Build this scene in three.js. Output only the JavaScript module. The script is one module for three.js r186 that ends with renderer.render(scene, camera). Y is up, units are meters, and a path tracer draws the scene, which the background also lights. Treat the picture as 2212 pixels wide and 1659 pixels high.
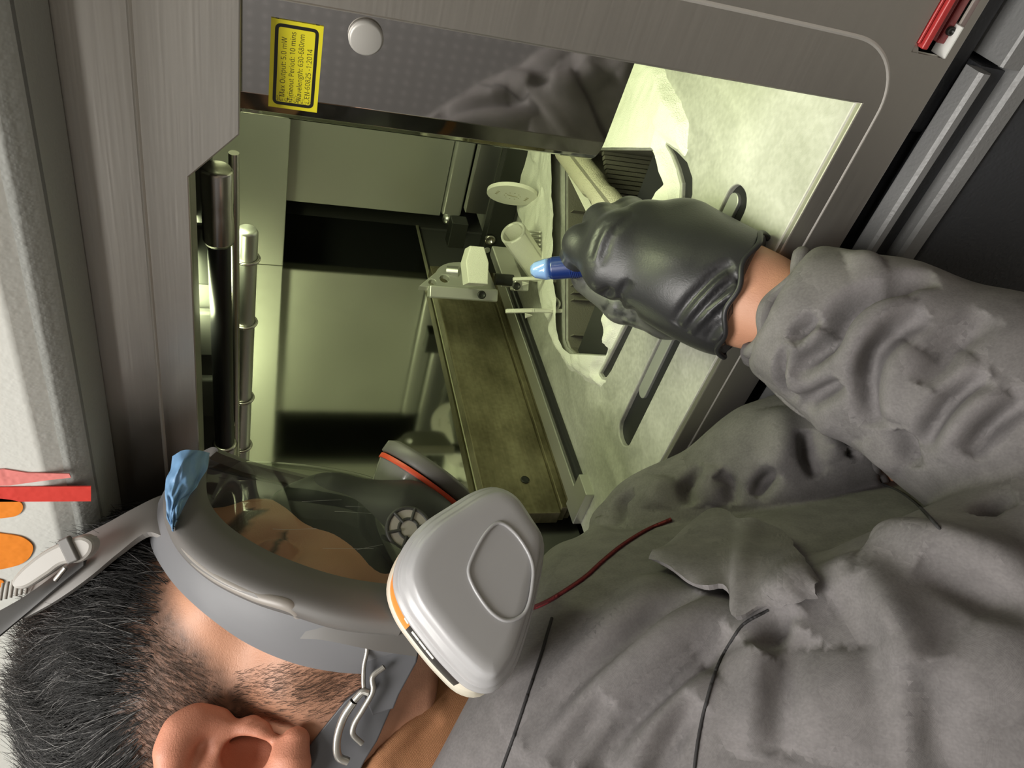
import * as THREE from 'three';
import { RoundedBoxGeometry } from 'three/addons/geometries/RoundedBoxGeometry.js';
import { RectAreaLightUniformsLib } from 'three/addons/lights/RectAreaLightUniformsLib.js';
import { mergeGeometries, mergeVertices, toCreasedNormals } from 'three/addons/utils/BufferGeometryUtils.js';
import { FontLoader } from 'three/addons/loaders/FontLoader.js';
import { TextGeometry } from 'three/addons/geometries/TextGeometry.js';

// ---------------------------------------------------------------- camera
// The photograph was taken with the phone turned on its side: world "up" points to the left edge of the frame.
const EYE = 1.45;                                   // lens height above the workshop floor
const FOCAL = 1660, PCX = 1106, PCY = 829.5;        // focal length and centre in photo pixels
const CAM = new THREE.Vector3(0, EYE, 0.33);
const AX_R = new THREE.Vector3(0.23597, -0.94862, 0.21082);   // photo right
const AX_D = new THREE.Vector3(-0.72759, -0.02866, 0.68542);  // photo down
const AX_F = new THREE.Vector3(-0.64415, -0.31513, -0.69696); // view direction
const scene = new THREE.Scene();
const camera = new THREE.PerspectiveCamera(2 * Math.atan(829.5 / FOCAL) * 180 / Math.PI, 2212 / 1659, 0.02, 30);
camera.position.copy(CAM);
camera.up.copy(AX_D).negate();
camera.lookAt(CAM.clone().add(AX_F));
camera.updateMatrixWorld();
const renderer = new THREE.WebGLRenderer({ antialias: true });
renderer.toneMapping = THREE.LinearToneMapping;
renderer.toneMappingExposure = 1.0;
renderer.shadowMap.enabled = true;
scene.background = new THREE.Color(0x000000);
RectAreaLightUniformsLib.init();

// ---------------------------------------------------------------- pixel helpers: a pixel gives a direction only
const V = (x, y, z) => new THREE.Vector3(x, y, z);
const W = (x, y, z) => V(x, y + EYE, z);            // y measured from lens height
function ray(px, py) { return AX_R.clone().multiplyScalar((px - PCX) / FOCAL).addScaledVector(AX_D, (py - PCY) / FOCAL).add(AX_F); }
function at(px, py, d) { return CAM.clone().addScaledVector(ray(px, py), d); }
function onX(px, py, x) { const r = ray(px, py); return CAM.clone().addScaledVector(r, (x - CAM.x) / r.x); }
function onY(px, py, y) { const r = ray(px, py); return CAM.clone().addScaledVector(r, (y + EYE - CAM.y) / r.y); }
function onZ(px, py, z) { const r = ray(px, py); return CAM.clone().addScaledVector(r, (z - CAM.z) / r.z); }
const FLOOR = -0.285;                               // chamber floor, from lens height

// ---------------------------------------------------------------- lights of the workshop (ceiling panels) and the chamber lamp
const roomLights = [];
const CEIL = 2.75;
const LIGHT_POWER = 7.5;
const panelSpots = [[-0.30, 0.80, 2.25], [-1.9, 2.7, 0.5], [0.6, 2.7, 0.8]];
for (const [x, z, k] of panelSpots) {
  const l = new THREE.RectAreaLight(new THREE.Color(1.0, 0.965, 0.92), LIGHT_POWER * k, 1.15, 0.55);
  l.position.set(x, CEIL - 0.065, z); l.lookAt(x, 0, z); l.castShadow = true;
  scene.add(l); roomLights.push(l);
}
const LAMP_C = new THREE.Color(0.90, 1.0, 0.56);
const lampLight = new THREE.RectAreaLight(LAMP_C, 34, 0.26, 0.05);
lampLight.position.set(-0.20, EYE + 0.045, -0.115);
lampLight.lookAt(-0.265, EYE - 0.285, -0.255); lampLight.castShadow = true;
scene.add(lampLight);

// ---------------------------------------------------------------- random numbers and noise
function rng(seed) { let s = seed >>> 0; return () => { s = (s + 0x6D2B79F5) | 0; let t = Math.imul(s ^ (s >>> 15), 1 | s); t = (t + Math.imul(t ^ (t >>> 7), 61 | t)) ^ t; return ((t ^ (t >>> 14)) >>> 0) / 4294967296; }; }
const hash = (i, j, k) => { let h = Math.imul(i, 374761393) ^ Math.imul(j, 668265263) ^ Math.imul(k, 2147483647 ^ 0x5bd1e995); h = Math.imul(h ^ (h >>> 13), 1274126177); return ((h ^ (h >>> 16)) >>> 0) / 4294967296; };
const sm = t => t * t * (3 - 2 * t);
function noise3(x, y, z) {
  const i = Math.floor(x), j = Math.floor(y), k = Math.floor(z), u = sm(x - i), v = sm(y - j), w = sm(z - k);
  const L = (a, b, t) => a + (b - a) * t;
  return L(L(L(hash(i, j, k), hash(i + 1, j, k), u), L(hash(i, j + 1, k), hash(i + 1, j + 1, k), u), v),
    L(L(hash(i, j, k + 1), hash(i + 1, j, k + 1), u), L(hash(i, j + 1, k + 1), hash(i + 1, j + 1, k + 1), u), v), w) * 2 - 1;
}
const fbm = (x, y, z, o = 4) => { let s = 0, a = 0.5; for (let n = 0; n < o; n++) { s += a * noise3(x, y, z); x *= 2.03; y *= 2.03; z *= 2.03; a *= 0.5; } return s; };
const clamp = (x, a, b) => Math.min(b, Math.max(a, x));
const smooth = (a, b, x) => sm(clamp((x - a) / (b - a), 0, 1));
// tileable 2D noise for textures
function tnoise(u, v, fu, fv, seed) {
  const x = u * fu, y = v * fv, i = Math.floor(x), j = Math.floor(y), a = sm(x - i), b = sm(y - j);
  const H = (p, q) => hash(((p % fu) + fu) % fu, ((q % fv) + fv) % fv, seed);
  return (H(i, j) * (1 - a) + H(i + 1, j) * a) * (1 - b) + (H(i, j + 1) * (1 - a) + H(i + 1, j + 1) * a) * b;
}
function tex(w, h, fn, srgb = false) {
  const d = new Uint8Array(w * h * 4);
  for (let y = 0; y < h; y++) for (let x = 0; x < w; x++) {
    const c = fn(x / w, y / h), o = (y * w + x) * 4;
    for (let n = 0; n < 3; n++) d[o + n] = clamp(Math.round((Array.isArray(c) ? c[n] : c) * 255), 0, 255);
    d[o + 3] = Array.isArray(c) && c.length > 3 ? clamp(Math.round(c[3] * 255), 0, 255) : 255;
  }
  const t = new THREE.DataTexture(d, w, h, THREE.RGBAFormat);
  t.wrapS = t.wrapT = THREE.RepeatWrapping; t.magFilter = THREE.LinearFilter; t.minFilter = THREE.LinearMipmapLinearFilter; t.generateMipmaps = true;
  if (srgb) t.colorSpace = THREE.SRGBColorSpace;
  t.needsUpdate = true; return t;
}
function scaled(t, s, s2 = s) { const c = t.clone(); c.repeat.set(s, s2); c.needsUpdate = true; return c; }

// ---------------------------------------------------------------- textures (uv in metres; repeat = tiles per metre)
const tBrush = tex(512, 512, (u, v) => 0.5 + 0.34 * (tnoise(u, v, 6, 256, 1) - 0.5) + 0.3 * (tnoise(u, v, 12, 512, 2) - 0.5) + 0.12 * (tnoise(u, v, 4, 4, 3) - 0.5));
const tBrushR = tex(512, 512, (u, v) => 0.86 + 0.14 * (tnoise(u, v, 6, 256, 1) - 0.5) + 0.1 * (tnoise(u, v, 5, 5, 3) - 0.5));
const tMottleR = tex(512, 512, (u, v) => 0.86 + 0.16 * (tnoise(u, v, 5, 5, 4) - 0.5) + 0.1 * (tnoise(u, v, 40, 40, 6) - 0.5));
const tMottle = tex(512, 512, (u, v) => 0.5 + 0.5 * (tnoise(u, v, 5, 5, 4) - 0.5) + 0.28 * (tnoise(u, v, 17, 17, 5) - 0.5) + 0.2 * (tnoise(u, v, 64, 64, 6) - 0.5));
const tGrain = tex(512, 512, (u, v) => 0.5 + 0.5 * (tnoise(u, v, 128, 128, 7) - 0.5) + 0.5 * (tnoise(u, v, 256, 256, 8) - 0.5));
const tPebble = tex(512, 512, (u, v) => 0.5 + 0.7 * (tnoise(u, v, 48, 48, 9) - 0.5) + 0.3 * (tnoise(u, v, 110, 110, 10) - 0.5));
const tTwill = tex(512, 512, (u, v) => {
  const a = Math.sin((u * 64 + v * 64) * Math.PI * 2) * 0.5 + 0.5, b = tnoise(u, v, 128, 128, 11), c = tnoise(u, v, 9, 9, 12), d = tnoise(u, v, 30, 30, 13);
  return 0.35 + 0.22 * a + 0.2 * b + 0.18 * c + 0.1 * d;
});
const tTwillCol = tex(512, 512, (u, v) => {
  const b = tnoise(u, v, 160, 160, 21), c = tnoise(u, v, 6, 6, 22), d = tnoise(u, v, 22, 22, 23);
  const k = 0.78 + 0.16 * (b - 0.5) + 0.22 * (c - 0.5) + 0.14 * (d - 0.5);
  return [k, k, k];
});
const tLeather = tex(512, 512, (u, v) => 0.5 + 0.6 * (tnoise(u, v, 90, 90, 31) - 0.5) + 0.3 * (tnoise(u, v, 40, 40, 32) - 0.5));

// ---------------------------------------------------------------- materials
const lin = (r, g, b) => new THREE.Color().setRGB(r, g, b);
const S = (o) => new THREE.MeshStandardMaterial(o), PH = (o) => new THREE.MeshPhysicalMaterial(o);
const M = {
  steel: S({ color: lin(0.47, 0.452, 0.415), metalness: 0.9, roughness: 0.46, roughnessMap: scaled(tBrushR, 4), bumpMap: scaled(tBrush, 4), bumpScale: 0.00006 }),
  bead: S({ color: lin(0.56, 0.54, 0.50), metalness: 0.6, roughness: 0.5 }),
  floorSteel: S({ color: lin(0.55, 0.56, 0.53), metalness: 0.75, roughness: 0.55, roughnessMap: scaled(tMottleR, 7), bumpMap: scaled(tGrain, 9), bumpScale: 0.00006 }),
  mirror: S({ color: lin(0.62, 0.62, 0.57), metalness: 1, roughness: 0.07 }),
  plate: S({ color: lin(0.62, 0.60, 0.575), metalness: 1, roughness: 0.055 }),
  panel: S({ color: lin(0.56, 0.56, 0.52), metalness: 0.72, roughness: 0.42, roughnessMap: scaled(tMottleR, 5) }),
  alu: S({ color: lin(0.62, 0.62, 0.60), metalness: 1, roughness: 0.36 }),
  chrome: S({ color: lin(0.50, 0.475, 0.45), metalness: 1, roughness: 0.26 }),
  trim: S({ color: lin(0.22, 0.222, 0.22), metalness: 0.35, roughness: 0.5, bumpMap: scaled(tPebble, 16), bumpScale: 0.00014 }),
  white: S({ color: lin(0.66, 0.67, 0.63), roughness: 0.5, bumpMap: scaled(tPebble, 9), bumpScale: 0.00011 }),
  gasket: S({ color: lin(0.33, 0.34, 0.32), roughness: 0.6, bumpMap: scaled(tPebble, 12), bumpScale: 0.0002 }),
  black: S({ color: lin(0.008, 0.008, 0.008), roughness: 0.75 }),
  blackMetal: S({ color: lin(0.022, 0.023, 0.02), roughness: 0.42, metalness: 0.2 }),
  inner: S({ color: lin(0.085, 0.085, 0.08), roughness: 0.65 }),
  rubber: S({ color: lin(0.018, 0.018, 0.02), roughness: 0.35 }),
  strut: S({ color: lin(0.012, 0.012, 0.014), roughness: 0.32 }),
  door: S({ color: lin(0.030, 0.032, 0.036), roughness: 0.6, bumpMap: scaled(tLeather, 8), bumpScale: 0.0003 }),
  fin: S({ color: lin(0.16, 0.15, 0.12), roughness: 0.7, bumpMap: scaled(tGrain, 10), bumpScale: 0.0002 }),
  powder: S({ color: lin(0.80, 0.80, 0.72), roughness: 0.95, bumpMap: scaled(tGrain, 14), bumpScale: 0.0005 }),
  nylon: S({ color: lin(0.78, 0.77, 0.68), roughness: 0.85, bumpMap: scaled(tGrain, 20), bumpScale: 0.0003 }),
  pinkRed: S({ color: lin(0.62, 0.05, 0.04), roughness: 0.55 }),
};
const all = [];
function uvBox(g) {                                    // uv in metres from the dominant direction of each face
  if (!g.getAttribute('normal')) g.computeVertexNormals();
  const p = g.getAttribute('position'), n = g.getAttribute('normal'), uv = new Float32Array(p.count * 2);
  for (let i = 0; i < p.count; i++) {
    const ax = Math.abs(n.getX(i)), ay = Math.abs(n.getY(i)), az = Math.abs(n.getZ(i));
    let a, b;
    if (az >= ax && az >= ay) { a = p.getX(i); b = p.getY(i); } else if (ay >= ax) { a = p.getX(i); b = p.getZ(i); } else { a = p.getZ(i); b = p.getY(i); }
    uv[2 * i] = a; uv[2 * i + 1] = b;
  }
  g.setAttribute('uv', new THREE.BufferAttribute(uv, 2)); return g;
}
function uvFaces(g) {                                  // the same, one direction per triangle, for round bodies
  const q = g.index ? g.toNonIndexed() : g, p = q.getAttribute('position'), uv = new Float32Array(p.count * 2), a = V(0, 0, 0), b = V(0, 0, 0), c = V(0, 0, 0);
  for (let i = 0; i < p.count; i += 3) {
    a.fromBufferAttribute(p, i); b.fromBufferAttribute(p, i + 1).sub(a); c.fromBufferAttribute(p, i + 2).sub(a); b.cross(c);
    const ax = Math.abs(b.x), ay = Math.abs(b.y), az = Math.abs(b.z);
    for (let k = i; k < i + 3; k++) { const x = p.getX(k), y = p.getY(k), z = p.getZ(k); uv[2 * k] = az >= ax && az >= ay ? x : ay >= ax ? x : z; uv[2 * k + 1] = az >= ax && az >= ay ? y : ay >= ax ? z : y; }
  }
  q.setAttribute('uv', new THREE.BufferAttribute(uv, 2)); return q;
}
const used = {};
function numbered(n) { const k = used[n] = (used[n] || 0) + 1; return k === 1 ? n : n + '_' + String(k - 1).padStart(3, '0'); }
function shade(m) { m.castShadow = true; m.receiveShadow = true; return m; }
// a thing: a Group at its base; parts are built in world coordinates and moved under it
function thing(name, label, category, base, group) {
  const o = new THREE.Group(); o.name = numbered(name); o.position.copy(base); o.userData = { label, category };
  if (group) o.userData.group = group;
  o.userData.base = base.toArray(); scene.add(o); return o;
}
function rootOf(o) { while (o.parent && o.parent !== scene) o = o.parent; return o; }
function part(name, geo, mat, parent, label, uv = true) {
  if (Array.isArray(geo)) geo = merge(geo);
  if (uv) uvBox(geo);
  const r = rootOf(parent), b = r.userData.base || [0, 0, 0];
  geo.translate(-b[0], -b[1], -b[2]);
  const m = shade(new THREE.Mesh(geo, mat)); m.name = name; if (label) m.userData.label = label;
  parent.add(m); return m;
}
function solo(name, geo, mat, label, category, group, uv = true) {     // a thing that is one mesh
  if (Array.isArray(geo)) geo = merge(geo);
  if (uv) uvBox(geo);
  geo.computeBoundingBox(); const bb = geo.boundingBox, b = V((bb.min.x + bb.max.x) / 2, bb.min.y, (bb.min.z + bb.max.z) / 2);
  geo.translate(-b.x, -b.y, -b.z);
  const m = shade(new THREE.Mesh(geo, mat)); m.name = numbered(name); m.position.copy(b); m.userData = { label, category }; if (group) m.userData.group = group;
  scene.add(m); return m;
}
function structure(name, geo, mat) { uvBox(geo); const m = shade(new THREE.Mesh(geo, mat)); m.name = name; m.userData = { kind: 'structure', label: name.replace(/_/g, ' ') + ' of the workshop', category: name.split('_')[0] }; scene.add(m); return m; }
function merge(list) { return mergeGeometries(list.map(g => { let q = g.index ? g.toNonIndexed() : g; for (const k of Object.keys(q.attributes)) if (k !== 'position' && k !== 'normal' && k !== 'uv') q.deleteAttribute(k); if (!q.getAttribute('uv')) q.setAttribute('uv', new THREE.BufferAttribute(new Float32Array(q.getAttribute('position').count * 2), 2)); if (!q.getAttribute('normal')) q.computeVertexNormals(); return q; })); }
// geometry helpers (world coordinates, y from lens height)
function box(x0, x1, y0, y1, z0, z1, r = 0.0015) {
  const w = Math.abs(x1 - x0), h = Math.abs(y1 - y0), d = Math.abs(z1 - z0);
  const g = r > 0 ? new RoundedBoxGeometry(w, h, d, 2, Math.min(r, w / 2.01, h / 2.01, d / 2.01)) : new THREE.BoxGeometry(w, h, d);
  return g.translate((x0 + x1) / 2, (y0 + y1) / 2 + EYE, (z0 + z1) / 2);
}
function tube(pts, r, seg = 24, rad = 10, closed = false) { return new THREE.TubeGeometry(new THREE.CatmullRomCurve3(pts, closed, 'centripetal'), seg, r, rad, closed); }
function rod(a, b, r0, r1 = r0, rad = 24, cap = true) {
  const d = b.clone().sub(a), g = new THREE.CylinderGeometry(r1, r0, d.length(), rad, 1, !cap);
  return g.applyQuaternion(new THREE.Quaternion().setFromUnitVectors(V(0, 1, 0), d.clone().normalize())).translate((a.x + b.x) / 2, (a.y + b.y) / 2, (a.z + b.z) / 2);
}
function lathe(profile, a, b, rad = 32) {               // profile [[r, t]] t in 0..1 from a to b
  const d = b.clone().sub(a), L = d.length();
  return new THREE.LatheGeometry(profile.map(([r, t]) => new THREE.Vector2(r, t * L)), rad)
    .applyQuaternion(new THREE.Quaternion().setFromUnitVectors(V(0, 1, 0), d.normalize())).translate(a.x, a.y, a.z);
}
function basisGeo(g, o, ex, ey, ez) { return g.applyMatrix4(new THREE.Matrix4().makeBasis(ex, ey, ez).setPosition(o)); }
function shapeOf(pts) { return new THREE.Shape(pts.map(p => new THREE.Vector2(p[0], p[1]))); }
function prism(pts, o, ex, ey, depth, bevel = 0, curveSegs = 6) {       // outline (metres) in the plane o + a*ex + b*ey, thickness along ex x ey
  const g = new THREE.ExtrudeGeometry(Array.isArray(pts) ? shapeOf(pts) : pts, { depth, bevelEnabled: bevel > 0, bevelThickness: bevel, bevelSize: bevel, bevelOffset: -bevel, bevelSegments: 2, curveSegments: curveSegs });
  return basisGeo(g, o, ex, ey, ex.clone().cross(ey));
}
function roundRect(x0, y0, x1, y1, r) {
  const s = new THREE.Shape();
  s.moveTo(x0 + r, y0); s.lineTo(x1 - r, y0); s.absarc(x1 - r, y0 + r, r, -Math.PI / 2, 0); s.lineTo(x1, y1 - r); s.absarc(x1 - r, y1 - r, r, 0, Math.PI / 2);
  s.lineTo(x0 + r, y1); s.absarc(x0 + r, y1 - r, r, Math.PI / 2, Math.PI); s.lineTo(x0, y0 + r); s.absarc(x0 + r, y0 + r, r, Math.PI, Math.PI * 1.5); return s;
}
function profX(shape, x0, x1, segs = 10) { return basisGeo(new THREE.ExtrudeGeometry(shape, { depth: x1 - x0, bevelEnabled: false, curveSegments: segs }), W(x1, 0, 0), EZ, EY, V(-1, 0, 0)); }   // profile (z, y) drawn along x
const EX = V(1, 0, 0), EY = V(0, 1, 0), EZ = V(0, 0, 1);

// ---- stained and dusty surfaces of the chamber (uv in metres, one tile = 0.6 m)
{
  const N = 1024;
  const dust = (u, v) => {
    const w = fbm(u * 9, v * 9, 3.1, 4), s = fbm(u * 34 + w * 3, v * 8 - w * 2, 7.7, 4), f = tnoise(u, v, 300, 300, 41) - 0.5;
    return clamp(0.55 + 0.22 * w + 0.24 * s + 0.18 * f, 0, 1);
  };
  const colour = tex(N, N, (u, v) => { const d = dust(u, v), k = 0.60 + 0.26 * d; return [k, k * 1.0, k * 0.955]; }, true);
  const metal = tex(N, N, (u, v) => { const d = dust(u, v); return [0, 0.42 + 0.5 * d, 0.85 - 0.75 * d]; });
  M.dustyFloor = S({ map: scaled(colour, 1 / 0.6), metalness: 1, roughness: 1, metalnessMap: scaled(metal, 1 / 0.6), roughnessMap: scaled(metal, 1 / 0.6), bumpMap: scaled(tGrain, 9), bumpScale: 0.00008 });
  const stain = tex(N, 512, (u, v) => {
    const b = fbm(u * 18, v * 17, 1.3, 4), st = fbm(u * 20, v * 300, 4.4, 3), g = tnoise(u, v, 300, 200, 43) - 0.5;
    const k = clamp(0.5 + 0.8 * b + 0.22 * st + 0.2 * g, 0, 1);
    return [0.36 + 0.27 * k, 0.335 + 0.265 * k, 0.25 + 0.24 * k];
  }, true);
  M.cover = S({ map: scaled(stain, 1 / 0.8, 1 / 0.5), metalness: 0.55, roughness: 0.45, bumpMap: scaled(tBrush, 5), bumpScale: 0.00005 });
}

// ================================================================ THE WORKSHOP ROOM
{
  const wallPaint = S({ color: lin(0.56, 0.50, 0.41), roughness: 0.8, bumpMap: scaled(tPebble, 3), bumpScale: 0.0004 });
  const ceil = S({ color: lin(0.7, 0.69, 0.66), roughness: 0.9 });
  const fl = S({ color: lin(0.28, 0.27, 0.25), roughness: 0.45, roughnessMap: scaled(tMottle, 1) });
  const X0 = -2.8, X1 = 1.7, Z0 = -1.3, Z1 = 4.2, t = 0.1;
  const bx = (x0, x1, y0, y1, z0, z1) => new THREE.BoxGeometry(x1 - x0, y1 - y0, z1 - z0).translate((x0 + x1) / 2, (y0 + y1) / 2, (z0 + z1) / 2);
  structure('floor', bx(X0 - t, X1 + t, -t, 0, Z0 - t, Z1 + t), fl);
  structure('ceiling', bx(X0 - t, X1 + t, CEIL, CEIL + t, Z0 - t, Z1 + t), ceil);
  structure('wall_left', bx(X0 - t, X0, 0, CEIL, Z0, Z1), wallPaint);
  structure('wall_right', bx(X1, X1 + t, 0, CEIL, Z0, Z1), wallPaint);
  structure('wall_back', bx(X0 - t, X1 + t, 0, CEIL, Z0 - t, Z0), wallPaint);
  structure('wall_front', bx(X0 - t, X1 + t, 0, CEIL, Z1, Z1 + t), wallPaint);
  // ceiling light panels
  const lightLabels = ['flat white ceiling light panel directly above the man', 'flat white ceiling light panel above the grey perforated cabinet', 'flat white ceiling light panel over open floor beside the cabinet'];
  panelSpots.forEach(([x, z], i) => {
    const o = thing('ceiling_light', lightLabels[i], 'light', V(x, CEIL - 0.05, z), 'ceiling light panels');
    part('frame', [bx(x - 0.62, x - 0.58, CEIL - 0.06, CEIL, z - 0.32, z + 0.32), bx(x + 0.58, x + 0.62, CEIL - 0.06, CEIL, z - 0.32, z + 0.32), bx(x - 0.58, x + 0.58, CEIL - 0.06, CEIL, z - 0.32, z - 0.28), bx(x - 0.58, x + 0.58, CEIL - 0.06, CEIL, z + 0.28, z + 0.32)], M.alu, o);
    part('diffuser', bx(x - 0.58, x + 0.58, CEIL - 0.05, CEIL - 0.002, z - 0.28, z + 0.28), S({ color: lin(0.8, 0.8, 0.8), emissive: lin(1, 0.965, 0.92), emissiveIntensity: 3, roughness: 0.6 }), o);
  });
  // grey cabinet with rows of light perforations, seen only as a reflection in the polished plate
  const dots = tex(256, 256, (u, v) => { const d = Math.hypot(u - 0.5, v - 0.5) / 0.11; const k = d < 1 ? 1.0 : 0.60; return [k, k, k * 1.01]; }, true);
  const cab = thing('tool_cabinet', 'tall grey steel cabinet with rows of pale perforations behind the man', 'cabinet', V(-1.0, 0, 1.9));
  part('body', bx(-2.2, -0.66, 0.0, 2.05, 1.92, 2.4), S({ color: lin(0.16, 0.165, 0.17), roughness: 0.5 }), cab);
  part('perforated_door', bx(-2.18, -0.68, 0.06, 2.03, 1.9, 1.92), S({ map: scaled(dots, 23), roughness: 0.5 }), cab);
}

// ================================================================ THE SINTERING MACHINE
// outlines read on the chamber floor
const HOOK_PX = [[1442, 312], [1465, 330], [1486, 352], [1497, 385], [1497, 420], [1488, 455], [1440, 560], [1376, 690], [1322, 800], [1312, 814], [1303, 815], [1298, 806], [1308, 788], [1358, 690], [1420, 565], [1462, 470], [1474, 430], [1475, 395], [1466, 362], [1455, 335]];
const PIT_PX = [[1222, 322], [1222, 735], [1228, 752], [1242, 765], [1312, 769], [1319, 755], [1320, 600], [1332, 520], [1420, 440], [1450, 400], [1428, 322]];
const machine = thing('sintering_machine', 'brushed steel powder sintering machine with open build chamber lit pale green', 'machine', V(-0.33, 0, -0.25));
{
  // ---- front panel with the opening
  const outer = shapeOf([[-1.25, -0.323], [-1.25, 0.082], [0.55, 0.082], [0.55, -0.323]]);
  const op = [[-0.105, FLOOR], [-0.105, 0.010], [-0.163, 0.010], [-0.186, 0.031], [-0.62, 0.031], [-0.62, FLOOR]];
  outer.holes.push(new THREE.Path(op.map(p => new THREE.Vector2(...p))));
  outer.holes.push(new THREE.Path([[-0.078, -0.3185], [-0.078, -0.2955], [0.02, -0.2955], [0.02, -0.3185]].map(p => new THREE.Vector2(...p))));
  part('front_panel', prism(outer, W(0, 0, -0.003), EX, EY, 0.003, 0.0008), M.steel, machine, 'brushed stainless front panel around the opening');
  // folded lips behind the opening
  part('opening_lip', [box(-0.62, -0.186, 0.031, 0.033, -0.03, -0.002, 0), box(-0.106, -0.104, -0.285, 0.01, -0.012, -0.002, 0), box(-0.62, -0.104, -0.2875, -0.2855, -0.006, -0.002, 0)], M.steel, machine);
  // pressed beads round the opening: rounded rectangle outlines
  const bead = (x1, y0, y1, r, w, h) => {
    const pts = [], x0 = -1.1, n = 10;
    pts.push(W(x0, y1, 0), W(-0.6, y1, 0));
    for (let i = 0; i <= n; i++) { const a = Math.PI / 2 - i / n * Math.PI / 2; pts.push(W(x1 - r + Math.cos(a) * r, y1 - r + Math.sin(a) * r, 0)); }
    for (let i = 0; i <= n; i++) { const a = -i / n * Math.PI / 2; pts.push(W(x1 - r + Math.cos(a) * r, y0 + r + Math.sin(a) * r, 0)); }
    pts.push(W(-0.6, y0, 0), W(x0, y0, 0));
    const g = new THREE.TubeGeometry(new THREE.CatmullRomCurve3(pts, false, 'centripetal'), 600, w, 8);
    const p = g.getAttribute('position'); for (let i = 0; i < p.count; i++) p.setZ(i, p.getZ(i) * h - w * h * 0.35); g.computeVertexNormals(); return g;
  };
  part('pressed_bead', bead(-0.0755, -0.2975, 0.0495, 0.034, 0.0022, 0.8), M.bead, machine, 'pale pressed bead round the opening');
  part('outer_bead', bead(-0.058, -0.3085, 0.064, 0.05, 0.003, 0.16), M.steel, machine);
  // ---- white casing above, rounded lower edge, gasket
  const prof = new THREE.Shape(); prof.moveTo(0, 0.72); prof.lineTo(0, 0.106); prof.quadraticCurveTo(0, 0.089, -0.013, 0.0855); prof.lineTo(-0.034, 0.0835); prof.lineTo(-0.034, 0.72); prof.closePath();
  const cg = profX(prof, -1.25, 0.55); cg.translate(0, 0, 0.04);
  part('casing_panel', toCreasedNormals(cg, 0.6), M.white, machine, 'white textured casing above the opening');
  const gp = new THREE.Shape(); gp.moveTo(0.037, 0.0925); gp.quadraticCurveTo(0.037, 0.083, 0.028, 0.0795); gp.lineTo(0.002, 0.0765); gp.lineTo(0.002, 0.0855); gp.lineTo(0.025, 0.088); gp.closePath();
  part('casing_gasket', toCreasedNormals(profX(gp, -1.25, 0.55), 0.6), M.gasket, machine, 'worn grey edge strip under the white casing');
  part('casing_body', [box(-1.25, 0.55, 0.08, 0.72, -1.0, 0.006, 0.004)], M.white, machine);
  // lower housing
  part('lower_housing', [box(-1.25, 0.55, -EYE, -0.42, -1.0, -0.005, 0.004), box(-1.25, -0.66, -0.42, 0.08, -1.0, -0.01, 0.004), box(0.06, 0.55, -0.42, 0.08, -1.0, -0.01, 0.004), box(-0.66, 0.06, -0.42, 0.08, -1.0, -0.97, 0.004)], M.door, machine);
  part('recess_shade_back', [box(-1.25, 0.55, -0.42, -0.3225, -0.05, -0.03, 0)], M.door, machine);  // near-black backing stands in for the shade of the recess
  // ---- trims below the opening
  const bars = (y0, y1, z0, z1, x0, x1, b) => { const s = new THREE.Shape(); s.moveTo(z0, y0); s.lineTo(z1 - b, y0); s.lineTo(z1, y0 + b); s.lineTo(z1, y1 - b * 0.6); s.lineTo(z1 - b * 0.6, y1); s.lineTo(z0, y1); s.closePath();
    return profX(s, x0, x1); };
  part('trim_bar', bars(-0.3475, -0.3385, -0.006, 0.006, -1.25, -0.079, 0.003), M.trim, machine, 'silver trim bar with a bevelled edge');
  part('wide_trim_bar', bars(-0.3775, -0.3625, -0.010, 0.006, -1.25, 0.3, 0.0035), M.trim, machine, 'wide silver trim bar below the opening');
  part('trim_end', [bars(-0.3640, -0.3500, -0.03, 0.004, -0.075, 0.3, 0.002)], M.trim, machine);
  part('trim_groove', box(-1.25, -0.078, -0.365, -0.346, -0.03, -0.004, 0), M.door, machine, 'dark insert between the two trim bars');
  part('lower_door', box(-1.25, 0.3, -0.92, -0.3780, -0.02, 0.003, 0.004), M.door, machine, 'charcoal leather grained lower door');
  // ---- red latch in its cut-out
  const redP = PH({ color: lin(0.55, 0.05, 0.05), roughness: 0.25, transmission: 0.35, thickness: 0 }), redD = S({ color: lin(0.20, 0.028, 0.030), roughness: 0.35 });
  const latch = part('latch', [box(-0.074, 0.02, -0.3175, -0.2965, -0.02, -0.014, 0.001)], redD, machine, 'dark red plastic latch in a cut-out');
  part('latch_lip', [box(-0.0745, 0.02, -0.3025, -0.2990, -0.012, 0.0035, 0.0008), box(-0.073, 0.02, -0.2985, -0.2970, -0.012, 0.0015, 0.0006)], redP, latch, 'bright red translucent lip');
  part('latch_rail', [box(-0.071, 0.02, -0.3092, -0.3072, -0.014, -0.002, 0.0006), box(-0.072, 0.02, -0.3168, -0.3125, -0.014, -0.004, 0.0006), box(-0.066, -0.03, -0.3125, -0.3095, -0.014, -0.007, 0.0006)], redD, latch);
  part('latch_screw', lathe([[0, 0], [0.0022, 0], [0.0022, 0.9], [0.0013, 1], [0.0012, 0.6], [0, 0.6]], W(-0.0655, -0.3152, -0.006), W(-0.0655, -0.3152, -0.002), 16), M.blackMetal, latch);
  part('latch_tab', box(-0.0775, -0.062, -0.3205, -0.3168, -0.01, 0.0005, 0.0005), M.white, latch);
  part('recess_ledge', box(-0.12, 0.3, -0.346, -0.324, -0.03, -0.012, 0.004), M.door, machine);

  // ---- chamber: floor plate with groove, gap and pit
  const fp = (px, py) => { const p = onY(px, py, FLOOR); return [p.x, p.z]; };
  const pit = PIT_PX.map(p => fp(...p));
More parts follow.
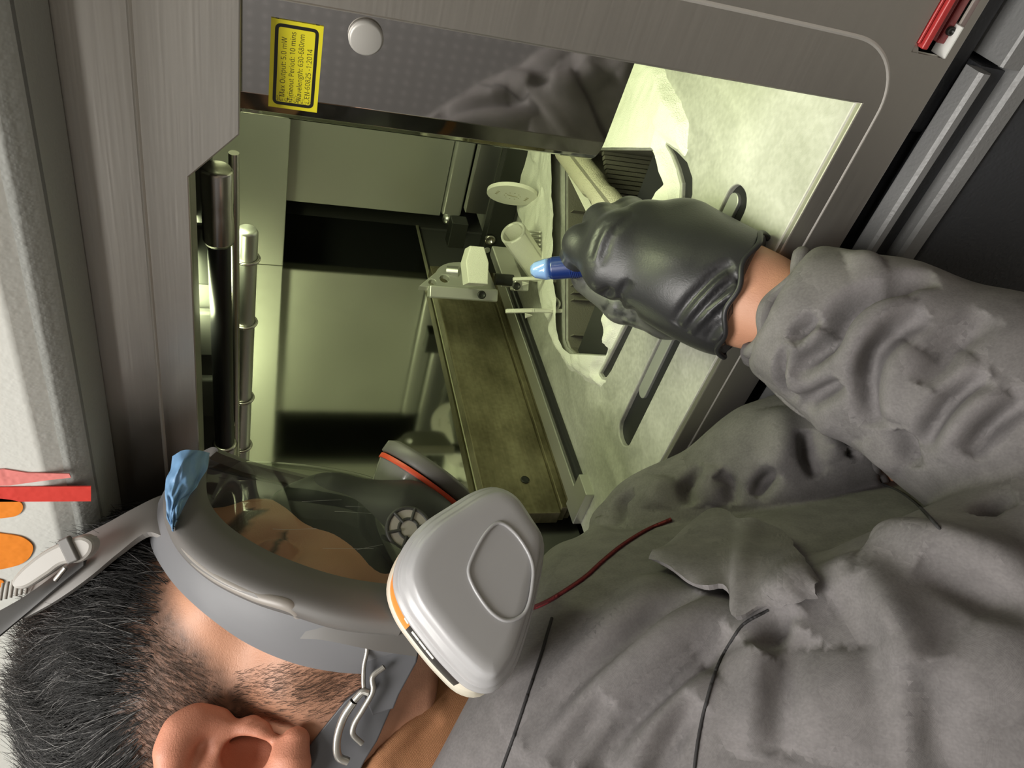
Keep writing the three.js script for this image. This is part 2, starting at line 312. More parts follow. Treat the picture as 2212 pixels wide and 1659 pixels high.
  const floorShape = shapeOf([[-0.53, -0.003], [-0.02, -0.003], [-0.02, -0.6], [-0.53, -0.6]]);
  const stadium = (x0, x1, z0, z1, r) => { const p = new THREE.Path(); p.moveTo(x0 + r, z0); p.lineTo(x1 - r, z0); p.absarc(x1 - r, z0 + r, r, -Math.PI / 2, 0); p.lineTo(x1, z1 - r); p.absarc(x1 - r, z1 - r, r, 0, Math.PI / 2); p.lineTo(x0 + r, z1); p.absarc(x0 + r, z1 - r, r, Math.PI / 2, Math.PI); p.lineTo(x0, z0 + r); p.absarc(x0 + r, z0 + r, r, Math.PI, 1.5 * Math.PI); return p; };
  floorShape.holes.push(stadium(-0.418, -0.186, -0.0705, -0.0455, 0.0115));
  const hook = new THREE.Path(HOOK_PX.map(p => new THREE.Vector2(...fp(...p))));      // dark gap: along the front, round the corner, tapering backwards
  floorShape.holes.push(hook);
  floorShape.holes.push(new THREE.Path(pit.map(p => new THREE.Vector2(...p))));
  const EXD = V(1, 0, 0), EZD = V(0, 0, 1);
  const slab = (shape, y, th, bevel) => { const g = new THREE.ExtrudeGeometry(shape, { depth: th, bevelEnabled: true, bevelSize: bevel, bevelThickness: bevel, bevelOffset: -bevel, bevelSegments: 2, curveSegments: 14 }); return basisGeo(g, W(0, y, 0), EXD, EZD, V(0, -1, 0)); };
  part('chamber_floor', slab(floorShape, FLOOR, 0.008, 0.001), M.dustyFloor, machine, 'bare steel chamber floor dusted with powder');
  part('gap_shade_fill', [box(-0.43, -0.19, -0.30, -0.2872, -0.185, -0.093, 0), box(-0.425, -0.18, -0.30, -0.2880, -0.073, -0.043, 0)], M.rubber, machine, 'black fill standing for the shade in the gaps');  // flush black fill stands in for the deep shade of gap and groove
  part('groove_strip', [basisGeo(new THREE.ExtrudeGeometry(roundRect(-0.372, 0.0572, -0.193, 0.0688, 0.0055), { depth: 0.006, bevelEnabled: true, bevelSize: 0.0006, bevelThickness: 0.0006, bevelOffset: -0.0006, bevelSegments: 2, curveSegments: 8 }), W(0, -0.2922, 0), EX, V(0, 0, -1), EY.clone())], M.floorSteel, machine);
  part('under_tray', [box(-0.6, 0.0, -0.42, -0.40, -0.6, -0.03, 0)], M.inner, machine);
  // pit walls with fins
  {
    const a = V(pit[0][0], 0, pit[0][1]), b = V(pit[1][0], 0, pit[1][1]);
    const dir = b.clone().sub(a).normalize(), nrm = V(-dir.z, 0, dir.x); if (nrm.z < 0) nrm.negate();
    const liner = part('pit_liner', pit.map((p, i) => { const q = pit[(i + 1) % pit.length]; const s = V(p[0], 0, p[1]), e = V(q[0], 0, q[1]), l = s.distanceTo(e), d = e.clone().sub(s).normalize(); const g = new THREE.BoxGeometry(l, 0.085, 0.002); return basisGeo(g, W((p[0] + q[0]) / 2, FLOOR - 0.045, (p[1] + q[1]) / 2), d, EY.clone(), d.clone().cross(EY)); }), M.fin, machine, 'dark walls of the pit');
    for (const py of [385, 458, 560, 592, 617, 634, 649, 725]) {
      const p = fp(1222, py), g = new THREE.BoxGeometry(0.0011, 0.075, 0.009); basisGeo(g, W(p[0], FLOOR - 0.042, p[1]).addScaledVector(nrm, 0.005), dir, EY.clone(), dir.clone().cross(EY)); part('fin', g, M.fin, liner);
    }
    const fl = new THREE.BoxGeometry(0.3, 0.004, 0.3).translate(-0.34, EYE + FLOOR - 0.088, -0.27); part('pit_floor', fl, M.fin, liner);
    // finer slatted grille block on the right of the pit
    for (let i = 0; i < 11; i++) {
      const p = onY(1296 + i * 1.4, 330 + i * 10.2, FLOOR - 0.004), g = new THREE.BoxGeometry(0.0034, 0.066, 0.005);
      basisGeo(g, V(p.x, EYE + FLOOR - 0.040, p.z), dir, EY.clone(), dir.clone().cross(EY)); part('grille_slat', g, M.fin, liner);
    }
    const p0 = onY(1300, 325, FLOOR - 0.006), p1 = onY(1312, 445, FLOOR - 0.006), L = p0.distanceTo(p1), d = p1.clone().sub(p0).normalize();
    part('grille_back', basisGeo(new THREE.BoxGeometry(L, 0.066, 0.003), p0.clone().add(p1).multiplyScalar(0.5).setY(EYE + FLOOR - 0.044).addScaledVector(nrm, -0.0045), d, EY.clone(), d.clone().cross(EY)), M.fin, liner);
  }
  // ---- left wall: polished window panel, plate below it with stepped edge
  part('polished_side_panel', box(-0.566, -0.560, -0.205, 0.075, -0.595, -0.02, 0.001), M.mirror, machine, 'polished mirror-like side panel with smears');
  part('side_panel_edge', box(-0.5625, -0.559, -0.2075, -0.2035, -0.595, -0.02, 0.0008), S({ color: lin(0.6, 0.58, 0.42), roughness: 0.4, metalness: 0.6 }), machine, 'pale lower edge of the mirror panel');
  part('side_backing', box(-0.66, -0.568, -0.3, 0.078, -0.62, -0.012, 0), M.inner, machine);
  const cover = part('side_cover_plate', [box(-0.556, -0.540, -0.274, -0.203, -0.47, -0.079, 0.0012), box(-0.556, -0.536, -0.281, -0.274, -0.47, -0.082, 0.001), box(-0.556, -0.531, -0.287, -0.281, -0.47, -0.084, 0.001)], M.cover, machine, 'tan stained metal cover plate with a recessed screw');
  const sc = onX(1134, 1037, -0.5395);
  part('cover_screw', [lathe([[0, 0], [0.0042, 0], [0.0042, 1], [0.0024, 1], [0.002, 0.5], [0, 0.5]], sc.clone(), sc.clone().add(V(0.0012, 0, 0)), 18)], M.blackMetal, cover, 'dark recessed socket screw');
  // rail at the foot of the cover plate
  part('carriage_rail', [box(-0.528, -0.508, -0.287, -0.278, -0.47, -0.075, 0.0015)], M.panel, machine);
  part('rail_seal', [rod(W(-0.499, -0.2815, -0.47), W(-0.499, -0.2815, -0.08), 0.0045)], M.rubber, machine, 'dark round seal along the rail');
  part('rail_end_block', [box(-0.53, -0.488, -0.2855, -0.276, -0.082, -0.058, 0.001)], M.panel, machine);
  // ---- back wall, soffit, back panel steps
  part('soffit', [box(-0.56, 0.02, -0.026, 0.078, -0.49, -0.474, 0.001)], M.panel, machine, 'upper rear strip of the chamber');
  part('rear_duct', [box(-0.58, -0.565, -0.31, 0.08, -0.97, -0.60, 0), box(0.02, 0.035, -0.31, 0.08, -0.97, -0.60, 0), box(-0.58, 0.035, 0.03, 0.045, -0.97, -0.49, 0), box(-0.58, 0.035, -0.42, -0.305, -0.97, -0.45, 0)], M.inner, machine, 'dark duct behind the rear panel');
  const zb = -0.540, bl = onZ(800, 452, zb).x, byf = onZ(968, 380, zb).y - EYE, byb = onZ(1004, 420, zb).y - EYE;
  part('back_panel', [box(bl, -0.245, byf, -0.015, zb - 0.016, zb, 0.0015)], M.panel, machine, 'flat steel rear panel');
  part('back_panel_fold', [box(bl + 0.003, -0.245, byb, byf - 0.0008, zb - 0.018, zb + 0.004, 0.004)], M.panel, machine);
  const nt = onZ(977, 473, zb);
  part('back_panel_nut', [lathe([[0, 0], [0.0075, 0], [0.0075, 0.7], [0.005, 1], [0, 1]], nt.clone().add(V(0.006, 0.006, 0)), nt.clone().add(V(-0.006, 0.006, 0)), 18)], M.alu, machine);
  part('rear_side_panel', [box(-0.13, 0.02, -0.285, -0.02, -0.545, -0.53, 0.001)], M.panel, machine);
  const zs = -0.49;
  part('lower_light_strip', [box(onZ(1030, 462, zs).x, 0.02, -0.2655, onZ(1018, 400, zs).y - EYE, zs - 0.012, zs, 0.001)], M.alu, machine);
  const rail = part('rear_rail', [box(-0.520, 0.02, -0.282, -0.2535, -0.452, -0.434, 0.001)], M.blackMetal, machine, 'black rear guide rail with screws');
  const rs = [onZ(1058, 516, -0.4335), onZ(1052, 540, -0.4335)];
  part('rail_screw', lathe([[0, 0], [0.0065, 0], [0.0065, 0.7], [0.0055, 1], [0.003, 1], [0.0028, 0.3], [0, 0.3]], rs[0], rs[0].clone().add(V(0, 0, 0.004)), 20), M.chrome, rail, 'bright socket screw');
  part('rail_pin', lathe([[0, 0], [0.004, 0], [0.0036, 1], [0, 1]], rs[1], rs[1].clone().add(V(0, 0, 0.001)), 16), M.panel, rail);
  part('rail_ledge', [box(-0.512, 0.02, -0.2875, -0.282, -0.436, -0.424, 0.0008)], M.alu, machine);
  part('rear_stop', [basisGeo(new RoundedBoxGeometry(0.034, 0.02, 0.018, 2, 0.001), W(-0.476, -0.222, -0.45), EX, EY, EZ)], M.blackMetal, machine);
  // ceiling and right wall of the chamber, lamp housing
  part('chamber_ceiling', [box(-0.56, 0.05, 0.070, 0.079, -0.6, -0.01, 0)], M.panel, machine);
  part('chamber_side_wall', [box(-0.02, 0.05, -0.30, 0.079, -0.6, -0.03, 0)], M.panel, machine);
  const lampPos = lampLight.position, lampDir = V(-0.265, EYE - 0.285, -0.255).sub(lampPos).normalize();
  const lz = lampDir.clone(), lx = EX.clone().addScaledVector(lz, -lz.x).normalize(), ly = lz.clone().cross(lx);
  const lamp = part('chamber_lamp', basisGeo(new RoundedBoxGeometry(0.28, 0.06, 0.012, 2, 0.002), lampPos.clone().addScaledVector(lz, -0.010), lx, ly, lz), M.blackMetal, machine);
  part('lamp_tube', basisGeo(new RoundedBoxGeometry(0.26, 0.05, 0.003, 2, 0.001), lampPos.clone().addScaledVector(lz, -0.003), lx, ly, lz), S({ color: lin(0.8, 0.8, 0.8), emissive: LAMP_C, emissiveIntensity: 4 }), lamp);
}

// ================================================================ DETAILS OF THE MACHINE
{
  // ---- polished shutter plate with a rolled edge, label and button
  const s = new THREE.Shape(); const zf = -0.014, t = 0.0012, xe = -0.1490, r = 0.0195;
  s.moveTo(-0.06, zf); s.lineTo(xe + 0.004, zf); s.lineTo(xe, zf); s.absarc(xe, zf - r, r, Math.PI / 2, Math.PI * 1.08, false); s.lineTo(xe - r + 0.004, zf - r - 0.012);
  s.lineTo(xe - r + 0.004 + t, zf - r - 0.012); s.absarc(xe, zf - r, r - t, Math.PI * 1.08, Math.PI / 2, true); s.lineTo(-0.06, zf - t); s.closePath();
  const turn = q => q.translate(-xe, 0, -zf).rotateY(-0.085).translate(xe, 0, zf);      // the plate hangs a little turned
  const g = new THREE.ExtrudeGeometry(s, { depth: 0.225, bevelEnabled: false, curveSegments: 24 });          // drawn in (x, z), run along y
  basisGeo(g, W(0, 0.062, 0), EX, EZ, V(0, -1, 0));
  const plate = part('shutter_plate', turn(toCreasedNormals(g, 0.5)), M.plate, machine, 'polished mirror plate with a rolled edge');
  const c = document.createElement('canvas'); c.width = 820; c.height = 440; const k = c.getContext('2d');
  k.fillStyle = '#d9cf24'; k.fillRect(0, 0, 820, 440); k.strokeStyle = '#17160f'; k.lineWidth = 30; k.lineJoin = 'round';
  k.beginPath(); const R = 40, a0 = 48, b0 = 50, a1 = 772, b1 = 390; k.moveTo(a0 + R, b0); k.lineTo(a1 - R, b0); k.quadraticCurveTo(a1, b0, a1, b0 + R); k.lineTo(a1, b1 - R); k.quadraticCurveTo(a1, b1, a1 - R, b1); k.lineTo(a0 + R, b1); k.quadraticCurveTo(a0, b1, a0, b1 - R); k.lineTo(a0, b0 + R); k.quadraticCurveTo(a0, b0, a0 + R, b0); k.stroke();
  k.fillStyle = '#1c1a10'; k.font = '62px sans-serif'; k.textAlign = 'left';
  const fit = (txt, x, y, w) => { const m = k.measureText(txt).width || w; k.save(); k.translate(x, y); k.scale(w / m, 1); k.fillText(txt, 0, 0); k.restore(); };
  fit('Max Output: 5.0 mW', 112, 138, 560); fit('Timeout Period: 10 mins', 82, 212, 650); fit('Wavelength: 630-680nm', 84, 286, 640); fit('EN-60825 -1:2014', 120, 360, 480);
  k.fillStyle = 'rgba(60,52,20,0.55)'; const rn = rng(5); for (let i = 0; i < 160; i++) { const x = 64 + rn() * rn() * 110, y = 70 + rn() * 320; k.fillRect(x, y, 4 + rn() * 14, 2 + rn() * 5); }
  const lt = new THREE.CanvasTexture(c); lt.colorSpace = THREE.SRGBColorSpace;
  const q = [onZ(580, 240, zf), onZ(686, 249, zf), onZ(697, 47, zf), onZ(585, 34, zf)];     // left-top, left-bottom, right-bottom, right-top (upright)
  const lx0 = Math.max((q[0].x + q[1].x) / 2, xe - 0.006), lx1 = (q[2].x + q[3].x) / 2, ly1 = (q[0].y + q[3].y) / 2, ly0 = (q[1].y + q[2].y) / 2;
  const lg = new THREE.BoxGeometry(lx1 - lx0, ly1 - ly0, 0.0005).translate((lx0 + lx1) / 2, (ly0 + ly1) / 2, zf + 0.0003);
  part('warning_label', turn(lg), S({ map: lt, roughness: 0.45 }), plate, 'yellow laser warning label with black border', false);
  const bc = onZ(789, 73, zf);
  part('round_button', turn(lathe([[0, 0], [0.0074, 0], [0.0074, 0.55], [0.0062, 1], [0, 1]], bc, bc.clone().add(V(0, 0, 0.0035)), 28)), S({ color: lin(0.42, 0.41, 0.38), roughness: 0.5, metalness: 0.3, roughnessMap: scaled(tMottleR, 20) }), plate, 'grey round button');

  // ---- gas strut under the upper edge of the opening
  const Z = -0.052, A = onZ(468, 360, Z), B = onZ(489, 1075, Z);
  const sp = (t) => A.clone().lerp(B, t);
  const strut = part('gas_strut', rod(sp(0.12), sp(0.80), 0.0062), M.strut, machine, 'black gas strut with steel end fittings');
  const fitting = (a, b, r) => lathe([[0, 0], [r * 0.8, 0], [r, 0.05], [r, 0.42], [r * 0.97, 0.44], [r * 0.97, 0.6], [r, 0.62], [r, 0.95], [r * 0.9, 1], [0, 1]], a, b, 28);
  part('strut_fitting', fitting(sp(0.0), sp(0.17), 0.0083), M.chrome, strut, 'worn steel end fitting');
  part('strut_fitting', fitting(sp(0.775), sp(0.9), 0.0083), M.chrome, strut, 'worn steel end fitting');
  part('strut_socket', rod(sp(0.9), sp(1.15), 0.0055), M.chrome, strut);
  const G0 = onZ(505, 330, -0.066), G1 = onZ(509, 1000, -0.066);
  part('guide_rod', rod(G0, G1, 0.0028), M.chrome, machine, 'thin bright guide rod');
  const P0 = onZ(534, 500, -0.096), P1 = onZ(519, 1000, -0.096), pp = t => P0.clone().lerp(P1, t);
  const pipe = part('conduit', lathe([[0, 0], [0.005, 0], [0.0066, 0.01], [0.0066, 0.99], [0.005, 1], [0, 1]], pp(-0.01), pp(1), 24), M.alu, machine, 'grey conduit pipe with clips');
  for (const t of [0.09, 0.33, 0.66, 0.9]) part('pipe_clip', new THREE.TorusGeometry(0.0076, 0.0011, 8, 28).rotateY(Math.PI / 2).translate(pp(t).x, pp(t).y, pp(t).z), M.chrome, pipe);
  for (const [x0, x1, m] of [[-0.40, -0.365, M.inner], [-0.345, -0.31, M.inner], [-0.29, -0.25, M.blackMetal]]) part('valve_body', box(x0, x1, 0.024, 0.05, -0.066, -0.060, 0.002), m, machine);
  part('strut_dark_backing', [box(-0.56, -0.02, 0.052, 0.07, -0.075, -0.004, 0.001), box(-0.558, -0.15, 0.0265, 0.07, -0.084, -0.068, 0.001)], M.inner, machine, 'added dark boxes standing for the shade behind the gas strut');  // added boxes that darken the space behind the strut

  // ---- recoater bracket beside the side cover plate
  const br = (px, py, d) => at(px, py, d);
  const bk0 = br(1000, 634, 0.772);
  const bracket = part('recoater_bracket', basisGeo(new RoundedBoxGeometry(0.013, 0.071, 0.011, 3, 0.002), bk0, V(0.80, 0, -0.6), EY, V(0.6, 0, 0.80)), M.panel, machine, 'steel bracket bar with a socket screw');
  const fx = V(0.60, 0, 0.80);
  const bsc = br(1040, 637, 0.765);
  part('bracket_screw', lathe([[0, 0], [0.0042, 0], [0.0042, 1], [0.0026, 1], [0.0024, 0.4], [0, 0.4]], bsc, bsc.clone().addScaledVector(fx, 0.002), 18), M.blackMetal, bracket);
  const wing = new THREE.Shape(); wing.moveTo(0, -0.036); wing.lineTo(0.030, -0.030); wing.quadraticCurveTo(0.036, -0.026, 0.036, -0.018); wing.lineTo(0.036, 0.0); wing.quadraticCurveTo(0.034, 0.02, 0.020, 0.026); wing.lineTo(0.0, 0.045); wing.closePath();
  for (const [hx, hy, hr] of [[0.012, 0.018, 0.005], [0.006, 0.031, 0.004]]) { const h = new THREE.Path(); h.absarc(hx, hy, hr, 0, Math.PI * 2, true); wing.holes.push(h); }
  part('bracket_wing', prism(wing, bk0.clone().add(V(-0.002, 0, -0.004)), V(0.25, 0, -0.968), EY, 0.005, 0.0008), M.panel, bracket);
  const kb = at(1018, 580, 0.757);
  part('bracket_roller', rod(at(965, 585, 0.78), at(990, 587, 0.78), 0.0055), M.alu, bracket);
  part('foot_rod', rod(at(1070, 603, 0.785), at(1108, 606, 0.79), 0.006), M.blackMetal, bracket);
  const ft = at(1122, 614, 0.79);
  part('foot_block', basisGeo(new RoundedBoxGeometry(0.014, 0.016, 0.016, 2, 0.002), ft, V(0.8, 0, -0.6), EY, fx), M.panel, bracket);
  const fs = at(1115, 618, 0.779);
  part('foot_screw', lathe([[0, 0], [0.004, 0], [0.004, 1], [0.0026, 1], [0.0024, 0.4], [0, 0.4]], fs, fs.clone().addScaledVector(fx, 0.002), 18), M.blackMetal, bracket);
  part('foot_arm', basisGeo(new RoundedBoxGeometry(0.012, 0.022, 0.06, 2, 0.002), ft.clone().add(V(-0.004, 0.006, -0.036)), EX, EY, EZ), M.panel, bracket);
  // white hexagonal block clamped on the bracket
  const hex = [[-0.017, -0.011], [0.004, -0.0125], [0.019, -0.008], [0.019, 0.006], [0.004, 0.011], [-0.017, 0.009]];
  part('block', prism(hex, kb, V(0.72, 0.05, -0.69).normalize(), V(0.03, 0.998, 0.05).normalize(), 0.016, 0.001), M.nylon, bracket, 'off-white faceted block');

  // ---- markings on the white casing
  const zc = 0.0402;
  const flat = (pts, mat, name, label, th = 0.0006) => { if (name === 'orange_mark') pts = new THREE.CatmullRomCurve3(pts.map(p => V(p[0], p[1], 0)), true, 'centripetal').getPoints(60).map(p => [p.x, p.y]); const w = pts.map(p => onZ(p[0], p[1], zc)); const o = w[0]; return part(name, prism(w.map(p => [p.x - o.x, p.y - o.y]), o, EX, EY, th), mat, machine, label); };
  const redTape = S({ color: lin(0.62, 0.045, 0.032), roughness: 0.55, bumpMap: scaled(tPebble, 5), bumpScale: 0.0003 }), orange = S({ color: lin(0.80, 0.24, 0.02), roughness: 0.5, bumpMap: scaled(tPebble, 5), bumpScale: 0.0003 });
  flat([[-120, 1052], [197, 1049], [197, 1081], [-120, 1083]], redTape, 'red_tape', 'straight strip of red tape on the casing');
  flat([[-120, 1020], [10, 1012], [60, 1020], [150, 1022], [154, 1030], [100, 1036], [20, 1047], [-120, 1049]], S({ color: lin(0.72, 0.22, 0.20), roughness: 0.6, bumpMap: scaled(tPebble, 5), bumpScale: 0.0006 }), 'pale_red_strip', 'irregular pale red strip beside the red tape');  // uneven pale red streak next to the straight tape
  const lobe = (cx, cy, rx, ry) => { const a = []; for (let i = 0; i < 28; i++) { const t = i / 28 * Math.PI * 2; a.push([cx + rx * Math.cos(t), cy + ry * Math.sin(t)]); } return a; };
  flat([[-120, 1085], [44, 1083], [50, 1096], [40, 1110], [10, 1117], [-120, 1117]], orange, 'orange_mark', 'orange painted mark');
  flat([[-120, 1153], [20, 1153], [55, 1162], [72, 1180], [62, 1205], [30, 1222], [-120, 1228]], orange, 'orange_mark', 'orange painted mark');
  flat([[-120, 1255], [8, 1254], [0, 1268], [-120, 1275]], orange, 'orange_mark', 'orange painted mark');
  void lobe;
}

// ================================================================ POWDER AND PRINTED PARTS IN THE CHAMBER
{
  const fp = (px, py, h = 0) => { const p = onY(px, py, FLOOR + h); return [p.x, p.z]; };
  const polySD = (poly, x, y) => { let d = 1e9, ins = false; for (let i = 0, j = poly.length - 1; i < poly.length; j = i++) { const [ax, ay] = poly[j], [bx, by] = poly[i]; const ex = bx - ax, ey = by - ay, wx = x - ax, wy = y - ay, t = clamp((wx * ex + wy * ey) / (ex * ex + ey * ey), 0, 1); const qx = wx - ex * t, qy = wy - ey * t; d = Math.min(d, qx * qx + qy * qy); if ((ay > y) !== (by > y) && x < ex * (y - ay) / ey + ax) ins = !ins; } return (ins ? 1 : -1) * Math.sqrt(d); };
  const pit = PIT_PX.map(p => fp(...p));
  const main = [[1138, 250], [1130, 330], [1120, 420], [1128, 470], [1140, 520], [1165, 590], [1168, 620], [1190, 690], [1202, 740], [1228, 795], [1262, 822], [1300, 838], [1318, 822], [1320, 806], [1370, 690], [1434, 560], [1481, 455], [1488, 420], [1488, 387], [1476, 358], [1488, 330], [1492, 262], [1462, 190], [1432, 140], [1380, 60], [1240, 60]].map(p => fp(...p));
  const rr = (x, z, b, r) => { const cx = (b[0] + b[1]) / 2, cz = (b[2] + b[3]) / 2, qx = Math.abs(x - cx) - (b[1] - b[0]) / 2 + r, qz = Math.abs(z - cz) - (b[3] - b[2]) / 2 + r; return Math.hypot(Math.max(qx, 0), Math.max(qz, 0)) + Math.min(Math.max(qx, qz), 0) - r; };
  const hookPoly = HOOK_PX.map(p => fp(...p));
  const cell = 0.0018, x0 = -0.535, z0 = -0.55, nx = Math.ceil(0.46 / cell), nz = Math.ceil(0.5 / cell);
  const pos = [], idx = [], id = new Int32Array((nx + 1) * (nz + 1)).fill(-1);
  const info = (x, z) => {
    let m = polySD(main, x, z) + 0.003 * fbm(x * 90, 0, z * 90, 3);
    const hookD = polySD(hookPoly, x, z);                 // keep the dark gap clear
    if (hookD > -0.02) m = Math.min(m, -hookD - 0.0010 + 0.0006 * noise3(x * 90, 3, z * 90));
    const gr = rr(x, z, [-0.418, -0.186, -0.0705, -0.0455], 0.0115); m = Math.min(m, gr - 0.001);
    return [m, polySD(pit, x, z)];
  };
  const height = (x, z, m, p) => {
    const w = fbm(x * 16, 2.0, z * 16, 3), f = fbm(x * 60 + 4 * w, 5.0, z * 60, 3), ridge = 1 - Math.abs(fbm(x * 26 + 2 * w, 9.0, z * 26, 3)) * 2.6;
    let h = 0.0075 + 0.006 * w + 0.0016 * f + 0.0022 * Math.max(0, ridge);
    const bank = smooth(0.05, 0.0, Math.abs(p)) * smooth(-0.20, -0.30, z) * 0.006; h += bank;
    h *= smooth(-0.001, 0.009, m);
    return Math.max(h, 0.0002);
  };
  const vert = (i, j) => {
    const k = j * (nx + 1) + i; if (id[k] >= 0) return id[k];
    let x = x0 + i * cell, z = z0 + j * cell; let [m, p] = info(x, z);
    if (Math.abs(p) < cell * 1.0) { const e = 1e-4, gx = (polySD(pit, x + e, z) - polySD(pit, x - e, z)) / (2 * e), gz = (polySD(pit, x, z + e) - polySD(pit, x, z - e)) / (2 * e); x -= p * gx; z -= p * gz; }
    else if (Math.abs(m) < cell * 1.1) { const e = 2e-4, gx = (info(x + e, z)[0] - info(x - e, z)[0]) / (2 * e), gz = (info(x, z + e)[0] - info(x, z - e)[0]) / (2 * e), L = Math.hypot(gx, gz); if (L > 0.3) { x -= m * gx / (L * L); z -= m * gz / (L * L); m = 0; } }
    id[k] = pos.length / 3; pos.push(x, EYE + FLOOR + height(x, z, m, p), z); return id[k];
  };
  for (let j = 0; j < nz; j++) for (let i = 0; i < nx; i++) {
    const xc = x0 + (i + 0.5) * cell, zc = z0 + (j + 0.5) * cell, [m, p] = info(xc, zc);
    if (m < 0 || p > -cell * 0.2) continue;
    const a = vert(i, j), b = vert(i + 1, j), c = vert(i + 1, j + 1), d = vert(i, j + 1);
    idx.push(a, d, b, b, d, c);
  }
  const g = new THREE.BufferGeometry(); g.setAttribute('position', new THREE.Float32BufferAttribute(pos, 3)); g.setIndex(idx); g.computeVertexNormals();
  const pw = solo('nylon_powder', uvFaces(g), M.powder, 'loose pale white powder banked over the chamber floor around the pit', 'powder', null, false); pw.userData.kind = 'stuff';

  // crumbs fallen from the powder bank
  // disc with raised marks on a pointed foot
  const n = V(-0.66, 0.10, 0.745).normalize(), up = V(0.03, 1, 0).addScaledVector(n, -n.y).normalize(), sx = up.clone().cross(n).normalize();
  const dc = at(1107, 419, 0.826), Rd = 0.0275;
  const disc = thing('printed_disc', 'off-white round printed disc standing on a pointed foot in the powder', 'disc', dc.clone().setY(EYE + FLOOR));
  const ds = new THREE.Shape(); ds.absarc(0, 0, Rd, -Math.PI * 0.36, Math.PI * 1.36, false); ds.lineTo(-0.004, -Rd * 1.28); ds.lineTo(0.006, -Rd * 1.3); ds.closePath();
  part('disc_plate', prism(ds, dc.clone().addScaledVector(n, -0.0018), sx, up, 0.0036, 0.0004, 40), M.nylon, disc);
  const marks = [];
  for (let i = 0; i < 10; i++) { const a = i / 10 * Math.PI * 2; marks.push([Math.cos(a) * 0.0085, Math.sin(a) * 0.0085, 0.0011, 0.0011]); }
  for (const dy of [-0.016, 0.017]) for (const dx of [-0.004, 0, 0.004]) marks.push([dx, dy, 0.0018, 0.0026]);
  const dark = S({ color: lin(0.36, 0.33, 0.22), roughness: 0.9 });
  part('disc_marks', marks.map(([a, b, w, h]) => basisGeo(new THREE.BoxGeometry(w, h, 0.0008), dc.clone().addScaledVector(n, 0.0021).addScaledVector(sx, a).addScaledVector(up, b), sx, up, n)), dark, disc, 'small engraved marks');
  part('disc_slot', basisGeo(new RoundedBoxGeometry(0.0018, 0.012, 0.001, 2, 0.0004), dc.clone().addScaledVector(n, 0.0021), sx, up, n), dark, disc);
  // hollow tube
  const ta = at(1107, 501, 0.776), tb = at(1166, 586, 0.826);
  const tl = thing('printed_tube', 'off-white hollow printed tube leaning in the powder', 'tube', tb.clone());
  part('tube_wall', lathe([[0.0138, 0], [0.0138, 0.97], [0.0132, 1], [0.0116, 1], [0.0108, 0.97], [0.0108, 0.0]], tb, ta, 40), M.nylon, tl);
  // comb ridges of a buried part beside the tube
  const cb = thing('printed_comb', 'off-white ridged part half buried beside the printed tube', 'printed part', V(...fp(1155, 520).slice(0, 1), EYE + FLOOR, fp(1155, 520)[1]));
  for (let i = 0; i < 5; i++) { const a = onY(1142, 500 + i * 9, FLOOR + 0.014), b = onY(1166, 501 + i * 9, FLOOR + 0.010); part('ridge', rod(a, b, 0.0011, 0.0011, 8), M.nylon, cb); }
  // two clip arms standing in the powder
  const arm = (pts, w, name, label) => {
    const o = thing(name, label, 'printed part', onY(pts.at(-1)[0], pts.at(-1)[1], FLOOR), null);
    const P = pts.map(([x, y, d]) => at(x, y, d)); const segs = [];
    for (let i = 0; i < P.length - 1; i++) { const a = P[i], b = P[i + 1], d = b.clone().sub(a), L = d.length(); d.normalize(); const sd = V(0.72, 0, -0.69).addScaledVector(d, -d.dot(V(0.72, 0, -0.69))).normalize(); segs.push(basisGeo(new RoundedBoxGeometry(L + w, w, w * 1.4, 2, w * 0.2), a.clone().lerp(b, 0.5), d, sd, d.clone().cross(sd))); }
    part('clip_arm', segs, M.nylon, o); return o;
  };
  const c1 = arm([[1112, 603, 0.770], [1175, 601, 0.775], [1250, 620, 0.785]], 0.0036, 'printed_clip', 'thin off-white clip arm standing beside the blue penlight');
  part('clip_barb', rod(at(1142, 612, 0.770), at(1128, 613, 0.770), 0.0004, 0.0026, 10), M.nylon, c1);
  const c2 = arm([[1097, 672, 0.745], [1150, 671, 0.750], [1215, 672, 0.762]], 0.004, 'printed_clip', 'thin off-white clip arm standing apart from the blue penlight');
  part('clip_barb', rod(at(1150, 681, 0.744), at(1134, 682, 0.744), 0.0004, 0.0028, 10), M.nylon, c2);
  part('clip_web', tube([at(1195, 640, 0.76), at(1208, 655, 0.757), at(1204, 665, 0.757), at(1190, 672, 0.755)], 0.0016, 16, 8), M.nylon, c2);
  // dusty rod and thin strip leaning in the pit, reached by the gloved hand
  const r0 = at(1222, 322, 0.74), r1 = at(1345, 480, 0.60);
  const rodT = thing('dusty_rod', 'powder coated rod leaning across the dark pit', 'rod', r0.clone());
  part('rod_shaft', lathe([[0, 0], [0.0105, 0], [0.0122, 0.03], [0.0122, 0.55], [0.0105, 0.58], [0.0105, 0.72], [0.0122, 0.74], [0.0122, 1], [0, 1]], r0, r1, 28), S({ color: lin(0.50, 0.47, 0.36), roughness: 0.95, bumpMap: scaled(tGrain, 12), bumpScale: 0.0008 }), rodT);
  const st = [at(1235, 376, 0.715), at(1297, 500, 0.64)], sd = st[1].clone().sub(st[0]), sl = sd.length(); sd.normalize(); const sn = AX_F.clone().negate().addScaledVector(sd, AX_F.dot(sd)).normalize();
  solo('plastic_strip', basisGeo(new RoundedBoxGeometry(sl, 0.007, 0.0008, 2, 0.0003), st[0].clone().lerp(st[1], 0.5), sd, sn.clone().cross(sd), sn), M.nylon, 'thin pale plastic strip beside the dusty rod', 'strip');
}

